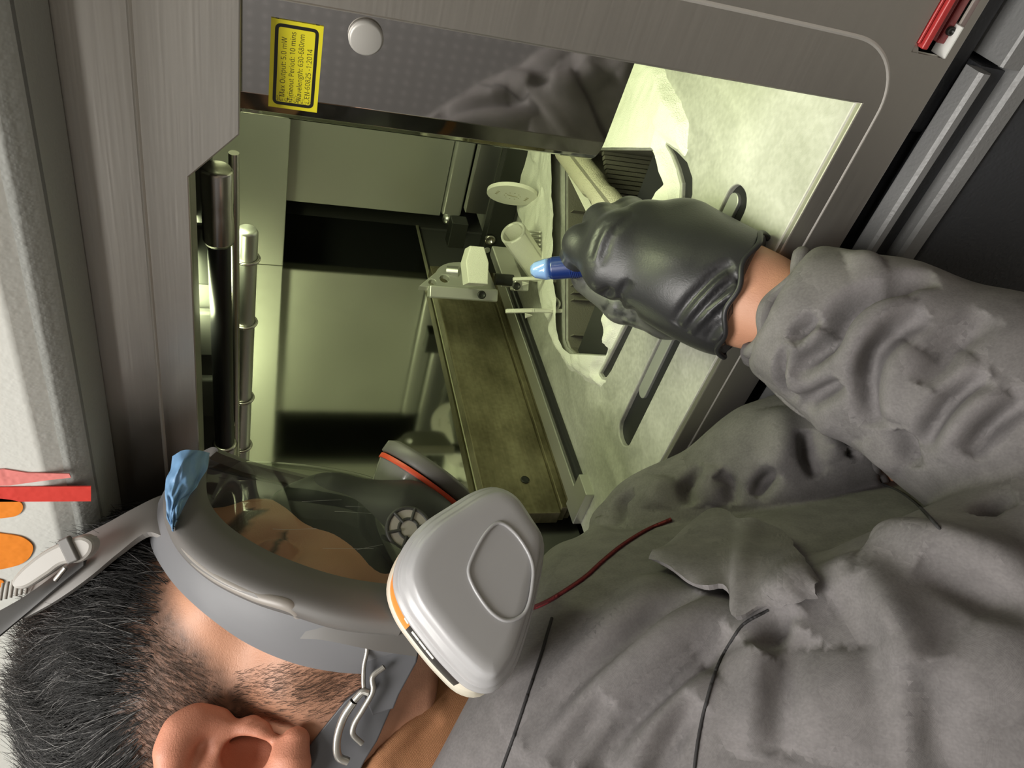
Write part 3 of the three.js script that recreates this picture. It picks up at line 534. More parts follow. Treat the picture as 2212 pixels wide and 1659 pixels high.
// ================================================================ SOFT BODIES: distance fields meshed with surface nets
function roundCone(a, b, ra, rb) {                       // tapered capsule between two joints
  const ba = b.clone().sub(a), L2 = ba.lengthSq();
  return p => { const x = p.x - a.x, y = p.y - a.y, z = p.z - a.z, t = clamp((x * ba.x + y * ba.y + z * ba.z) / L2, 0, 1), dx = x - ba.x * t, dy = y - ba.y * t, dz = z - ba.z * t; return Math.sqrt(dx * dx + dy * dy + dz * dz) - (ra + (rb - ra) * t); };
}
function ellipsoid(c, ex, ey, ez, rx, ry, rz) {
  return p => { const x = p.x - c.x, y = p.y - c.y, z = p.z - c.z, a = (x * ex.x + y * ex.y + z * ex.z), b = (x * ey.x + y * ey.y + z * ey.z), d = (x * ez.x + y * ez.y + z * ez.z);
    const k0 = Math.sqrt((a / rx) ** 2 + (b / ry) ** 2 + (d / rz) ** 2), k1 = Math.sqrt((a / rx / rx) ** 2 + (b / ry / ry) ** 2 + (d / rz / rz) ** 2); return k1 < 1e-9 ? -Math.min(rx, ry, rz) : k0 * (k0 - 1) / k1; };
}
const smin = (a, b, k) => { const h = Math.max(k - Math.abs(a - b), 0) / k; return Math.min(a, b) - h * h * k * 0.25; };
const smax = (a, b, k) => -smin(-a, -b, k);
function unite(list, k) { return p => { let d = 1e9; for (const f of list) d = d > 1e8 ? f(p) : smin(d, f(p), k); return d; }; }
function chain(pts, rs) { const o = []; for (let i = 0; i < pts.length - 1; i++) o.push(roundCone(pts[i], pts[i + 1], rs[i], rs[i + 1])); return o; }
const plane = (o, n) => p => (p.x - o.x) * n.x + (p.y - o.y) * n.y + (p.z - o.z) * n.z;     // > 0 on the side of n
function trace(f, px, py, d0 = 0.15, d1 = 1.2) {          // where a pixel's ray first meets a surface
  const r = ray(px, py); let t = d0; const l = r.length(), p = V(0, 0, 0);
  for (let i = 0; i < 160 && t < d1; i++) { p.copy(CAM).addScaledVector(r, t); const d = f(p); if (d < 0.0004) return p.clone(); t += Math.max(d * 0.8, 0.0004) / l; }
  return null;
}
function gradient(f, p, e = 0.0008) { const q = V(0, 0, 0); return V(f(q.set(p.x + e, p.y, p.z)) - f(q.set(p.x - e, p.y, p.z)), f(q.set(p.x, p.y + e, p.z)) - f(q.set(p.x, p.y - e, p.z)), f(q.set(p.x, p.y, p.z + e)) - f(q.set(p.x, p.y, p.z - e))).normalize(); }
function folded(base, folds) {                           // raise or sink the surface along traced lines
  const F = [];
  for (const [pts, r, amp] of folds) {
    const P = pts.map(q => q.length > 2 ? at(q[0], q[1], q[2]) : trace(base, q[0], q[1])).filter(Boolean); if (P.length < 2) continue;
    const curve = new THREE.CatmullRomCurve3(P, false, 'centripetal'), Q = curve.getPoints(P.length * 4);
    const N = Q.map(q => gradient(base, q, 0.004)), bb = new THREE.Box3().setFromPoints(Q).expandByScalar(Math.max(r * 2.6, 0.03)); F.push({ Q, N, r, amp, bb });
  }
  return p => {
    let d = base(p); if (d > 0.05 || d < -0.05) return d;
    for (const { Q, N, r, amp, bb } of F) {
      if (!bb.containsPoint(p)) continue;
      let m = 1e9, u = 0, best = 0, bx = 0, by = 0, bz = 0; for (let i = 0; i < Q.length - 1; i++) { const a = Q[i], b = Q[i + 1], ex = b.x - a.x, ey = b.y - a.y, ez = b.z - a.z, wx = p.x - a.x, wy = p.y - a.y, wz = p.z - a.z, t = clamp((wx * ex + wy * ey + wz * ez) / (ex * ex + ey * ey + ez * ez + 1e-12), 0, 1), x = wx - ex * t, y = wy - ey * t, z = wz - ez * t, s = x * x + y * y + z * z; if (s < m) { m = s; u = (i + t) / (Q.length - 1); best = i; bx = x; by = y; bz = z; } }
      const e = Math.pow(Math.max(0, Math.sin(Math.PI * clamp(u, 0, 1))), 0.6);
      const n = N[best], wn = bx * n.x + by * n.y + bz * n.z, tan = Math.max(0, m - wn * wn);          // width is measured along the cloth, not through it
      d -= amp * e * Math.exp(-tan / (r * r)) * Math.exp(-(wn * wn) / 0.0012);
    }
    return d;
  };
}
function meshSDF(f, lo, hi, h) {
  const nx = Math.ceil((hi.x - lo.x) / h) + 1, ny = Math.ceil((hi.y - lo.y) / h) + 1, nz = Math.ceil((hi.z - lo.z) / h) + 1;
  const v = new Float32Array(nx * ny * nz), B = 6, p = V(0, 0, 0), I = (i, j, k) => (k * ny + j) * nx + i;
  for (let k = 0; k < nz; k += B) for (let j = 0; j < ny; j += B) for (let i = 0; i < nx; i += B) {
    const ie = Math.min(i + B, nx), je = Math.min(j + B, ny), ke = Math.min(k + B, nz);
    const c = f(p.set(lo.x + (i + B / 2) * h, lo.y + (j + B / 2) * h, lo.z + (k + B / 2) * h)), far = Math.abs(c) > B * h * 1.25;
    for (let kk = k; kk < ke; kk++) for (let jj = j; jj < je; jj++) for (let ii = i; ii < ie; ii++) v[I(ii, jj, kk)] = far ? c : f(p.set(lo.x + ii * h, lo.y + jj * h, lo.z + kk * h));
  }
  const id = new Int32Array(nx * ny * nz).fill(-1), pos = [], idx = [];
  for (let k = 0; k < nz - 1; k++) for (let j = 0; j < ny - 1; j++) for (let i = 0; i < nx - 1; i++) {
    let mask = 0, n = 0, sx = 0, sy = 0, sz = 0; const g = [];
    for (let c = 0; c < 8; c++) { const a = v[I(i + (c & 1), j + (c >> 1 & 1), k + (c >> 2))]; g.push(a); if (a < 0) mask |= 1 << c; }
    if (mask === 0 || mask === 255) continue;
    for (let a = 0; a < 8; a++) for (const bit of [1, 2, 4]) { if (a & bit) continue; const b = a | bit; if ((g[a] < 0) === (g[b] < 0)) continue; const t = g[a] / (g[a] - g[b]); n++; sx += (a & 1) + (bit === 1 ? t : 0); sy += (a >> 1 & 1) + (bit === 2 ? t : 0); sz += (a >> 2) + (bit === 4 ? t : 0); }
    id[I(i, j, k)] = pos.length / 3; pos.push(lo.x + (i + sx / n) * h, lo.y + (j + sy / n) * h, lo.z + (k + sz / n) * h);
  }
  const quad = (a, b, c, d, flip) => { if (a < 0 || b < 0 || c < 0 || d < 0) return; if (flip) idx.push(a, c, b, a, d, c); else idx.push(a, b, c, a, c, d); };
  for (let k = 1; k < nz - 1; k++) for (let j = 1; j < ny - 1; j++) for (let i = 1; i < nx - 1; i++) {
    const s = v[I(i, j, k)] < 0;
    if (s !== (v[I(i + 1, j, k)] < 0)) quad(id[I(i, j - 1, k - 1)], id[I(i, j, k - 1)], id[I(i, j, k)], id[I(i, j - 1, k)], !s);
    if (s !== (v[I(i, j + 1, k)] < 0)) quad(id[I(i - 1, j, k - 1)], id[I(i, j, k - 1)], id[I(i, j, k)], id[I(i - 1, j, k)], s);
    if (s !== (v[I(i, j, k + 1)] < 0)) quad(id[I(i - 1, j - 1, k)], id[I(i, j - 1, k)], id[I(i, j, k)], id[I(i - 1, j, k)], !s);
  }
  const q = V(0, 0, 0), nrm = new Float32Array(pos.length);
  for (let i = 0; i < pos.length; i += 3) {
    q.set(pos[i], pos[i + 1], pos[i + 2]); const d = f(q), n = gradient(f, q, h * 0.35);
    if (Math.abs(d) < h) { pos[i] -= n.x * d * 0.8; pos[i + 1] -= n.y * d * 0.8; pos[i + 2] -= n.z * d * 0.8; }
    nrm[i] = n.x; nrm[i + 1] = n.y; nrm[i + 2] = n.z;
  }
  const geo = new THREE.BufferGeometry(); geo.setAttribute('position', new THREE.Float32BufferAttribute(pos, 3)); geo.setAttribute('normal', new THREE.BufferAttribute(nrm, 3)); geo.setIndex(idx); return geo;
}
function boundsOf(pts, r) { return new THREE.Box3().setFromPoints(pts).expandByScalar(r); }
// a sheet through a grid of points with thickness th (grid[row][col])
function sheet(grid, th) {
  const R = grid.length, C = grid[0].length, pos = [], nor = [], idx = [];
  const n = (i, j) => { const a = grid[Math.min(i + 1, R - 1)][j].clone().sub(grid[Math.max(i - 1, 0)][j]), b = grid[i][Math.min(j + 1, C - 1)].clone().sub(grid[i][Math.max(j - 1, 0)]); return a.cross(b).normalize(); };
  const N = grid.map((r, i) => r.map((_, j) => n(i, j)));
  for (let s = 0; s < 2; s++) for (let i = 0; i < R; i++) for (let j = 0; j < C; j++) { const p = grid[i][j].clone(), m = N[i][j]; if (s) p.addScaledVector(m, -th); pos.push(p.x, p.y, p.z); nor.push(...(s ? [-m.x, -m.y, -m.z] : [m.x, m.y, m.z])); }
  const I = (s, i, j) => s * R * C + i * C + j;
  for (let i = 0; i < R - 1; i++) for (let j = 0; j < C - 1; j++) { idx.push(I(0, i, j), I(0, i + 1, j), I(0, i, j + 1), I(0, i, j + 1), I(0, i + 1, j), I(0, i + 1, j + 1)); idx.push(I(1, i, j), I(1, i, j + 1), I(1, i + 1, j), I(1, i, j + 1), I(1, i + 1, j + 1), I(1, i + 1, j)); }
  const rim = []; for (let j = 0; j < C; j++) rim.push([0, j]); for (let i = 1; i < R; i++) rim.push([i, C - 1]); for (let j = C - 2; j >= 0; j--) rim.push([R - 1, j]); for (let i = R - 2; i > 0; i--) rim.push([i, 0]);
  for (let k = 0; k < rim.length; k++) {                 // narrow edge faces
    const [a, b] = rim[k], [c, d] = rim[(k + 1) % rim.length], v = [I(0, a, b), I(0, c, d), I(1, a, b), I(1, c, d)].map(q => V(pos[3 * q], pos[3 * q + 1], pos[3 * q + 2])), e = v[1].clone().sub(v[0]).cross(v[2].clone().sub(v[0])).normalize(), o = pos.length / 3;
    for (const q of v) { pos.push(q.x, q.y, q.z); nor.push(e.x, e.y, e.z); } idx.push(o, o + 1, o + 2, o + 1, o + 3, o + 2);
  }
  const g = new THREE.BufferGeometry(); g.setAttribute('position', new THREE.Float32BufferAttribute(pos, 3)); g.setAttribute('normal', new THREE.Float32BufferAttribute(nor, 3)); g.setIndex(idx); return g;
}
function curveThrough(pts, n) { return new THREE.CatmullRomCurve3(pts, false, 'centripetal').getSpacedPoints(n - 1); }
function loftCurves(curves, n, m) {                       // curves across rows; returns grid[n][m]
  const cs = curves.map(c => curveThrough(c, n)), grid = [];
  for (let i = 0; i < n; i++) grid.push(curveThrough(cs.map(c => c[i]), m));
  return grid;
}

// ================================================================ THE MAN
// body axes: he stands in profile to the lens, facing the chamber
const BX = AX_R, BY = AX_D, BZ = AX_F;                    // down the body, towards his back, towards his left side
const person = thing('person', 'man in a dark grey work jacket leaning in with a black gloved hand', 'person', V(-0.62, 0, 0.42));
const P = {
  rs: at(1610, 1590, 0.36), re: at(2560, 1150, 0.350), rw: at(1668, 660, 0.442),
  ls: at(1290, 1400, 0.585), le: at(1445, 1170, 0.524), lm: at(1670, 1012, 0.505), lw: at(1850, 965, 0.500), lh: at(1990, 1010, 0.49),
  neck: at(1010, 1640, 0.45), chest: at(1560, 1575, 0.47), belly: at(2180, 1440, 0.475),
};
const cloth = S({ color: lin(0.185, 0.174, 0.174), roughness: 0.92, map: scaled(tTwillCol, 9), bumpMap: scaled(tTwill, 34), bumpScale: 0.00010 });
const jacketBase = (() => {
  const torso = unite([
    ellipsoid(P.chest, BX, BY, BZ, 0.200, 0.122, 0.150),
    ellipsoid(P.belly, BX, BY, BZ, 0.215, 0.122, 0.140),
    roundCone(at(1500, 1600, 0.40), at(1330, 1450, 0.57), 0.070, 0.065),
    roundCone(at(1260, 1600, 0.45), at(1010, 1640, 0.44), 0.090, 0.070),
    roundCone(at(1130, 1640, 0.42), at(1330, 1640, 0.38), 0.055, 0.06),
  ], 0.05);
  const arm = unite([...chain([P.rs, at(2080, 1460, 0.335), P.re], [0.066, 0.064, 0.066])], 0.02);
  const fore = unite([...chain([P.re, at(2140, 880, 0.392), at(1890, 757, 0.416), at(1740, 690, 0.434), at(1660, 655, 0.443)], [0.064, 0.0555, 0.0475, 0.0385, 0.0325])], 0.015);
  const left = unite([...chain([P.ls, P.le, P.lm, at(1790, 965, 0.503), at(1850, 962, 0.5)], [0.052, 0.046, 0.0405, 0.038, 0.033])], 0.02);
  const cutCollar = plane(at(1000, 1530, 0.40), BX.clone().multiplyScalar(-0.80).addScaledVector(BY, -0.45).addScaledVector(BZ, 0.1).normalize());
  const cutR = plane(at(1682, 665, 0.442), at(1600, 625, 0.448).sub(at(1740, 692, 0.434)).normalize());
  const cutL = plane(at(1852, 965, 0.5), at(1852, 965, 0.5).sub(P.lm).normalize());
  return p => {
    let t = smax(torso(p), cutCollar(p), 0.01);
    const a = arm(p); t = smin(t, a, 0.030);
    const fo = smax(fore(p), cutR(p), 0.008); t = smin(t, fo, 0.006 );
    return smin(t, smax(left(p), cutL(p), 0.008), 0.003);
  };
})();
const folds = [
  // [pixels along the fold], width, height (negative = valley): forearm sleeve
  [[[2027, 600], [1972, 596], [1924, 615], [1868, 635], [1828, 667], [1805, 699], [1789, 735], [1741, 779], [1713, 806]], 0.0105, -0.025], [[[1765, 680], [1745, 698], [1725, 722], [1712, 745]], 0.008, -0.012], [[[1705, 743], [1689, 790], [1693, 838], [1717, 870]], 0.007, -0.009],
  [[[1773, 711], [1741, 743], [1705, 775], [1697, 814], [1709, 850]], 0.009, 0.007], [[[2000, 675], [1948, 703], [1908, 739], [1884, 779], [1876, 822], [1876, 878], [1888, 926]], 0.0105, -0.023],
  [[[2139, 679], [2099, 707], [2055, 747], [2027, 798], [2000, 838]], 0.013, -0.009], [[[2139, 814], [2091, 838], [2047, 878], [2015, 926], [1992, 977]], 0.009, -0.016], [[[2230, 856], [2163, 902], [2119, 942], [2087, 985]], 0.009, -0.016],
  [[[1940, 930], [1950, 958], [1962, 992], [1975, 1015]], 0.009, -0.013], [[[1815, 830], [1785, 848], [1750, 868], [1728, 880]], 0.009, -0.014], [[[2115, 1109], [2147, 1081], [2194, 1069]], 0.009, -0.012],
  [[[1972, 743], [1928, 798], [1908, 858], [1916, 910]], 0.013, 0.008], [[[2107, 767], [2047, 822], [1996, 886], [1968, 938]], 0.013, 0.008], [[[2171, 838], [2107, 878], [2055, 930], [2020, 989]], 0.012, 0.008], [[[1968, 639], [1888, 695], [1844, 751], [1809, 806]], 0.013, 0.008], [[[1828, 564], [1908, 560], [2008, 564], [2087, 592]], 0.012, 0.006], [[[1860, 950], [1900, 985], [1940, 1020]], 0.010, 0.006],
  // left sleeve
  [[[1741, 930], [1749, 989], [1773, 1029]], 0.009, -0.013], [[[1678, 1015], [1660, 1034], [1644, 1055], [1632, 1078]], 0.009, -0.013], [[[1581, 1090], [1576, 1043], [1550, 1023]], 0.009, -0.011], [[[1681, 878], [1689, 938], [1681, 985], [1653, 1013]], 0.011, 0.009],
  [[[1343, 1131], [1338, 1080], [1369, 1059]], 0.009, -0.013], [[[1493, 1090], [1483, 1048], [1514, 1007]], 0.009, -0.013], [[[1415, 1100], [1420, 1060], [1440, 1030]], 0.011, 0.008], [[[1535, 1095], [1530, 1050], [1545, 1005]], 0.010, 0.007], [[[1300, 1170], [1290, 1130], [1310, 1090]], 0.010, 0.007],
  [[[1815, 905, 0.463], [1838, 902, 0.465]], 0.004, -0.004], [[[1812, 928, 0.463], [1842, 930, 0.465]], 0.004, -0.005], [[[1815, 950, 0.463], [1844, 955, 0.465]], 0.004, -0.005], [[[1820, 975, 0.463], [1848, 983, 0.465]], 0.004, -0.005], [[[1795, 900], [1790, 950], [1805, 1000]], 0.007, 0.006],
  // shoulder and upper sleeve
  [[[1711, 1323], [1680, 1359], [1644, 1416]], 0.010, -0.016], [[[1866, 1245], [1773, 1266], [1721, 1302], [1685, 1359], [1664, 1421], [1649, 1525], [1644, 1640]], 0.012, 0.015], [[[1740, 1369], [1700, 1437], [1684, 1514], [1676, 1640]], 0.013, -0.011],
  [[[1866, 1193], [1876, 1256], [1908, 1318], [1939, 1380], [1959, 1473], [1970, 1577], [1978, 1690]], 0.013, 0.021], [[[1985, 1430], [2008, 1525], [2020, 1680]], 0.015, -0.013], [[[1990, 1225], [2084, 1256], [2166, 1292], [2250, 1320]], 0.012, -0.013], [[[1877, 1183], [1928, 1173], [2006, 1183], [2109, 1204], [2240, 1235]], 0.013, 0.018],
  [[[1845, 1275], [1877, 1354], [1905, 1431], [1918, 1525], [1922, 1660]], 0.014, -0.010], [[[2080, 1360], [2160, 1440], [2230, 1560]], 0.028, 0.006], [[[1780, 1400], [1790, 1500], [1780, 1640]], 0.03, 0.006],
  // chest
  [[[1100, 1608], [1204, 1489], [1317, 1369], [1390, 1292], [1431, 1240]], 0.013, 0.007], [[[1131, 1608], [1235, 1494], [1343, 1395], [1431, 1318], [1514, 1281]], 0.010, -0.009], [[[1167, 1680], [1281, 1499], [1390, 1411], [1514, 1328], [1587, 1297]], 0.012, 0.009], [[[1271, 1680], [1348, 1566], [1431, 1483], [1514, 1411], [1581, 1364]], 0.010, -0.014], [[[1333, 1680], [1411, 1566], [1473, 1489], [1530, 1437]], 0.011, 0.008], [[[1400, 1680], [1460, 1580], [1510, 1510]], 0.009, -0.008],
  [[[1200, 1659], [1260, 1580], [1320, 1510]], 0.008, -0.006], [[[1800, 1180], [1700, 1150], [1600, 1120]], 0.02, 0.003],
];
const jacketF = folded(jacketBase, folds.map(([q, r, h], i) => [q, r * (h < 0 ? (i < 31 ? 0.50 : 0.62) : 0.95), h * (h < 0 ? 1.0 : 0.8)]));
{
  const bb = boundsOf([P.rs, P.re, P.rw, P.ls, P.le, P.lw, P.neck, P.belly, at(2560, 1500, 0.5)], 0.16);
  const jacket = part('jacket', uvFaces(meshSDF(jacketF, bb.min, bb.max, 0.0030)), cloth, person, 'dark grey cotton work jacket full of folds', false);
  // piping, seams
  const lineOn = (pts, r, off, m, name, label, seg = 50) => { const q = curveThrough(pts.map(p => V(p[0], p[1], 0)), 90).map(({ x, y }) => { const t = trace(jacketF, x, y); if (!t) return null; return t.addScaledVector(gradient(jacketF, t), off); }).filter(Boolean); if (q.length < 2) return; part(name, tube(q, r, 220, 8), m, jacket, label); };
  const red = S({ color: lin(0.16, 0.010, 0.014), roughness: 0.8, bumpMap: scaled(tGrain, 8), bumpScale: 0.0004 }), dark = S({ color: lin(0.02, 0.019, 0.02), roughness: 0.8 }), thread = S({ color: lin(0.24, 0.23, 0.22), roughness: 0.9 });
  lineOn([[1150, 1315], [1180, 1302], [1225, 1275], [1265, 1247], [1300, 1215], [1340, 1182], [1390, 1150], [1450, 1122]], 0.0013, 0.0003, red, 'red_piping', 'dark red piping along the front edge');
  lineOn([[1085, 1659], [1110, 1590], [1140, 1500], [1170, 1410], [1192, 1335]], 0.0008, 0.0000, dark, 'collar_seam', 'black zip edge of the collar');
  lineOn([[1500, 1659], [1508, 1600], [1525, 1520], [1550, 1440], [1580, 1385], [1605, 1350], [1660, 1318]], 0.0007, 0.0001, dark, 'armhole_seam');
  lineOn([[1905, 1045], [1940, 1060], [1975, 1085], [2010, 1120], [2045, 1160], [2070, 1185]], 0.0007, 0.0001, dark, 'hem_seam');
  // breast pocket flap lying on the chest
  const fl = [], skinF = p => smin(jacketBase(p) - 0.0045, jacketF(p) - 0.0018, 0.006), cv = (q) => curveThrough(q.map(p => V(p[0], p[1], 0)), 44);
  const LC = cv([[1410, 1210], [1450, 1232], [1490, 1262], [1530, 1275], [1562, 1272], [1582, 1295], [1594, 1340], [1640, 1315], [1700, 1303], [1765, 1287]]), UC = cv([[1416, 1202], [1450, 1180], [1490, 1140], [1540, 1106], [1575, 1112], [1600, 1135], [1640, 1138], [1685, 1152], [1725, 1200], [1760, 1262]]);
  for (let i = 0; i <= 16; i++) { const row = []; for (let j = 0; j < 44; j++) { const u = i / 16, x = LC[j].x * (1 - u) + UC[j].x * u, y = LC[j].y * (1 - u) + UC[j].y * u, t = trace(skinF, x, y) || at(x, y, 0.45), v = j / 43; row.push(t.addScaledVector(gradient(skinF, t), 0.0022 * Math.sin(u * Math.PI) + 0.003 * Math.exp(-((v - 0.55) ** 2) / 0.004) * u)); } fl.push(row); }
  const flap = part('pocket_flap', uvFaces(sheet(fl, 0.0025)), cloth, jacket, 'stitched breast pocket flap', false);
  const edge = fl[14].map(p => p.clone()), e2 = fl[2].map(p => p.clone());
  part('pocket_stitch', [tube(edge, 0.0005, 60, 5), tube(e2, 0.0005, 60, 5)], thread, flap);
  // left cuff gathers
  const ring = (c, ax, r, n, amp, tr, seed) => { const pts = [], e1 = V(0, 1, 0).cross(ax).normalize(), e2b = ax.clone().cross(e1), rn = rng(seed), ph = rn() * 6; for (let i = 0; i < n; i++) { const a = i / n * Math.PI * 2, rr = r * (1 + amp * Math.sin(a * 9 + ph)); pts.push(c.clone().addScaledVector(e1, Math.cos(a) * rr).addScaledVector(e2b, Math.sin(a) * rr).addScaledVector(ax, 0.003 * Math.sin(a * 5 + ph))); } return tube(pts, tr, 160, 10, true); };
  const axR = at(1600, 625, 0.448).sub(at(1740, 692, 0.434)).normalize(), axL = at(1852, 965, 0.5).sub(P.lm).normalize();
  part('cuff', ring(at(1686, 667, 0.4415), axR, 0.0315, 90, 0.05, 0.0048, 3), cloth, jacket, 'gathered elastic cuff');
  part('cuff', ring(at(1846, 964, 0.5), axL, 0.0325, 90, 0.07, 0.0042, 4), cloth, jacket, 'gathered elastic cuff');
}

// ---------------------------------------------------------------- head, neck and arms: one skin
const hf = BY.clone().multiplyScalar(-0.98).addScaledVector(BX, 0.07).addScaledVector(BZ, -0.16).normalize();
const hu = BX.clone().multiplyScalar(-1).addScaledVector(hf, BX.dot(hf)).normalize();
const hs = hf.clone().cross(hu).normalize(); if (hs.dot(BZ) > 0) hs.negate();            // towards his right ear
const headO = at(570, 1605, 0.385).addScaledVector(hs, -0.070);
const H = (f, u, s) => headO.clone().addScaledVector(hf, f).addScaledVector(hu, u).addScaledVector(hs, s);
const toHead = p => { const d = p.clone().sub(headO); return [d.dot(hf), d.dot(hu), d.dot(hs)]; };
const mir = p => { const s = p.clone().sub(headO).dot(hs); return p.clone().addScaledVector(hs, -2 * s); };
const cranium = ellipsoid(H(-0.008, 0.056, 0), hf, hu, hs, 0.100, 0.086, 0.077);
const headF = (() => {
  const both = fn => [fn(1), fn(-1)];
  const solid = unite([cranium, ellipsoid(H(0.036, -0.022, 0), hf, hu, hs, 0.054, 0.088, 0.060),
    ...both(s => roundCone(H(0.005, -0.035, 0.052 * s), H(0.072, -0.098, 0.018 * s), 0.020, 0.019)), ...both(s => roundCone(H(0.065, -0.020, 0.046 * s), H(0.03, -0.012, 0.056 * s), 0.020, 0.016)),
    ...both(s => roundCone(H(0.082, 0.030, 0.012 * s), H(0.064, 0.030, 0.050 * s), 0.012, 0.011)), roundCone(H(0.085, 0.018, 0), H(0.088, -0.028, 0), 0.008, 0.010), roundCone(H(0.078, -0.055, 0), H(0.080, -0.105, 0), 0.018, 0.019)], 0.022);
  const neck = unite(chain([H(-0.025, -0.045, 0), at(830, 1680, 0.45), P.neck, P.chest], [0.058, 0.056, 0.060, 0.10]), 0.03);
  return p => { let d = smin(solid(p), neck(p), 0.03); for (const s of [1, -1]) { const e = H(0.092, 0.008, 0.032 * s); d = smax(d, 0.0125 - p.distanceTo(e), 0.008); d = smin(d, p.distanceTo(H(0.079, 0.008, 0.031 * s)) - 0.0125, 0.003); } return d; };
})();
const earF = (() => {
  const q = (x, y, d) => at(x, y, d);
  const rim = unite(chain([q(512, 1592, 0.378), q(470, 1562, 0.376), q(425, 1556, 0.371), q(388, 1580, 0.366), q(371, 1625, 0.362), q(372, 1690, 0.360), q(415, 1765, 0.361), q(500, 1790, 0.364), q(590, 1740, 0.367), q(632, 1670, 0.370)], [0.004, 0.005, 0.0056, 0.0060, 0.0060, 0.0056, 0.0052, 0.0052, 0.0056, 0.007]), 0.009);
  const lobe = unite([roundCone(q(632, 1640, 0.371), q(640, 1600, 0.375), 0.0085, 0.0065)], 0.004);
  const anti = unite(chain([q(425, 1640, 0.369), q(452, 1680, 0.367), q(510, 1712, 0.367), q(580, 1690, 0.368), q(608, 1640, 0.371)], [0.0036, 0.0052, 0.0056, 0.0052, 0.0058]), 0.008);
  const anti2 = roundCone(q(470, 1615, 0.370), q(452, 1680, 0.367), 0.0036, 0.0042);
  const bowl = ellipsoid(q(505, 1672, 0.3775), hu, hf, hs, 0.034, 0.027, 0.005);
  const root = roundCone(q(500, 1640, 0.392), q(580, 1640, 0.392), 0.016, 0.014);
  const tragus = roundCone(q(545, 1572, 0.378), q(562, 1580, 0.377), 0.0058, 0.0052);
  const all = unite([rim, lobe, anti, anti2, bowl, tragus, root], 0.0055), concha = ellipsoid(q(535, 1625, 0.374), hu, hf, hs, 0.0125, 0.0085, 0.009);
  return p => smax(all(p), -concha(p), 0.004);
})();
// right hand joints, shared by skin and glove
const HJ = {
  w: at(1652, 655, 0.446), palm: at(1500, 610, 0.462),
  k: [at(1318, 580, 0.478), at(1338, 520, 0.473), at(1398, 492, 0.481), at(1468, 496, 0.491)],
  p1: [at(1258, 528, 0.500), at(1302, 482, 0.510), at(1360, 466, 0.522), at(1432, 472, 0.530)],
  p2: [at(1245, 560, 0.528), at(1315, 480, 0.545), at(1375, 470, 0.552), at(1440, 482, 0.552)],
  p3: [at(1290, 590, 0.535), at(1355, 520, 0.548), at(1410, 510, 0.552), at(1462, 520, 0.548)],
  t: [at(1560, 690, 0.468), at(1440, 684, 0.494), at(1345, 656, 0.520), at(1268, 604, 0.538)],
};
function handSDF(s) {                                     // s: change of every radius in metres
  const back = unite([...HJ.k.map((k, i) => roundCone(at(1610, 640 + (1.5 - i) * 26, 0.450), k, 0.021 + s, 0.0165 - 0.001 * (i === 3) + s)), roundCone(HJ.w, HJ.palm, 0.0265 + s, 0.030 + s), roundCone(at(1550, 672, 0.458), at(1400, 600, 0.485), 0.020 + s, 0.021 + s), roundCone(at(1490, 505, 0.486), at(1590, 592, 0.456), 0.0185 + s, 0.022 + s)], 0.016);
  const fingers = HJ.k.map((k, i) => unite(chain([k, HJ.p1[i], HJ.p2[i], HJ.p3[i]], [0.0150 + s, 0.0125 + s, 0.0112 + s, 0.0092 + s].map(r => r * [1, 1.02, 0.98, 0.86][i])), 0.004));
  const thumb = unite(chain(HJ.t, [0.016 + s, 0.0135 + s, 0.0125 + s, 0.0105 + s]), 0.006);
  return p => { let d = back(p); for (const f of fingers) d = smin(d, f(p), 0.006); return smin(d, thumb(p), 0.008); };
}
const skinCol = [0.54, 0.275, 0.17];
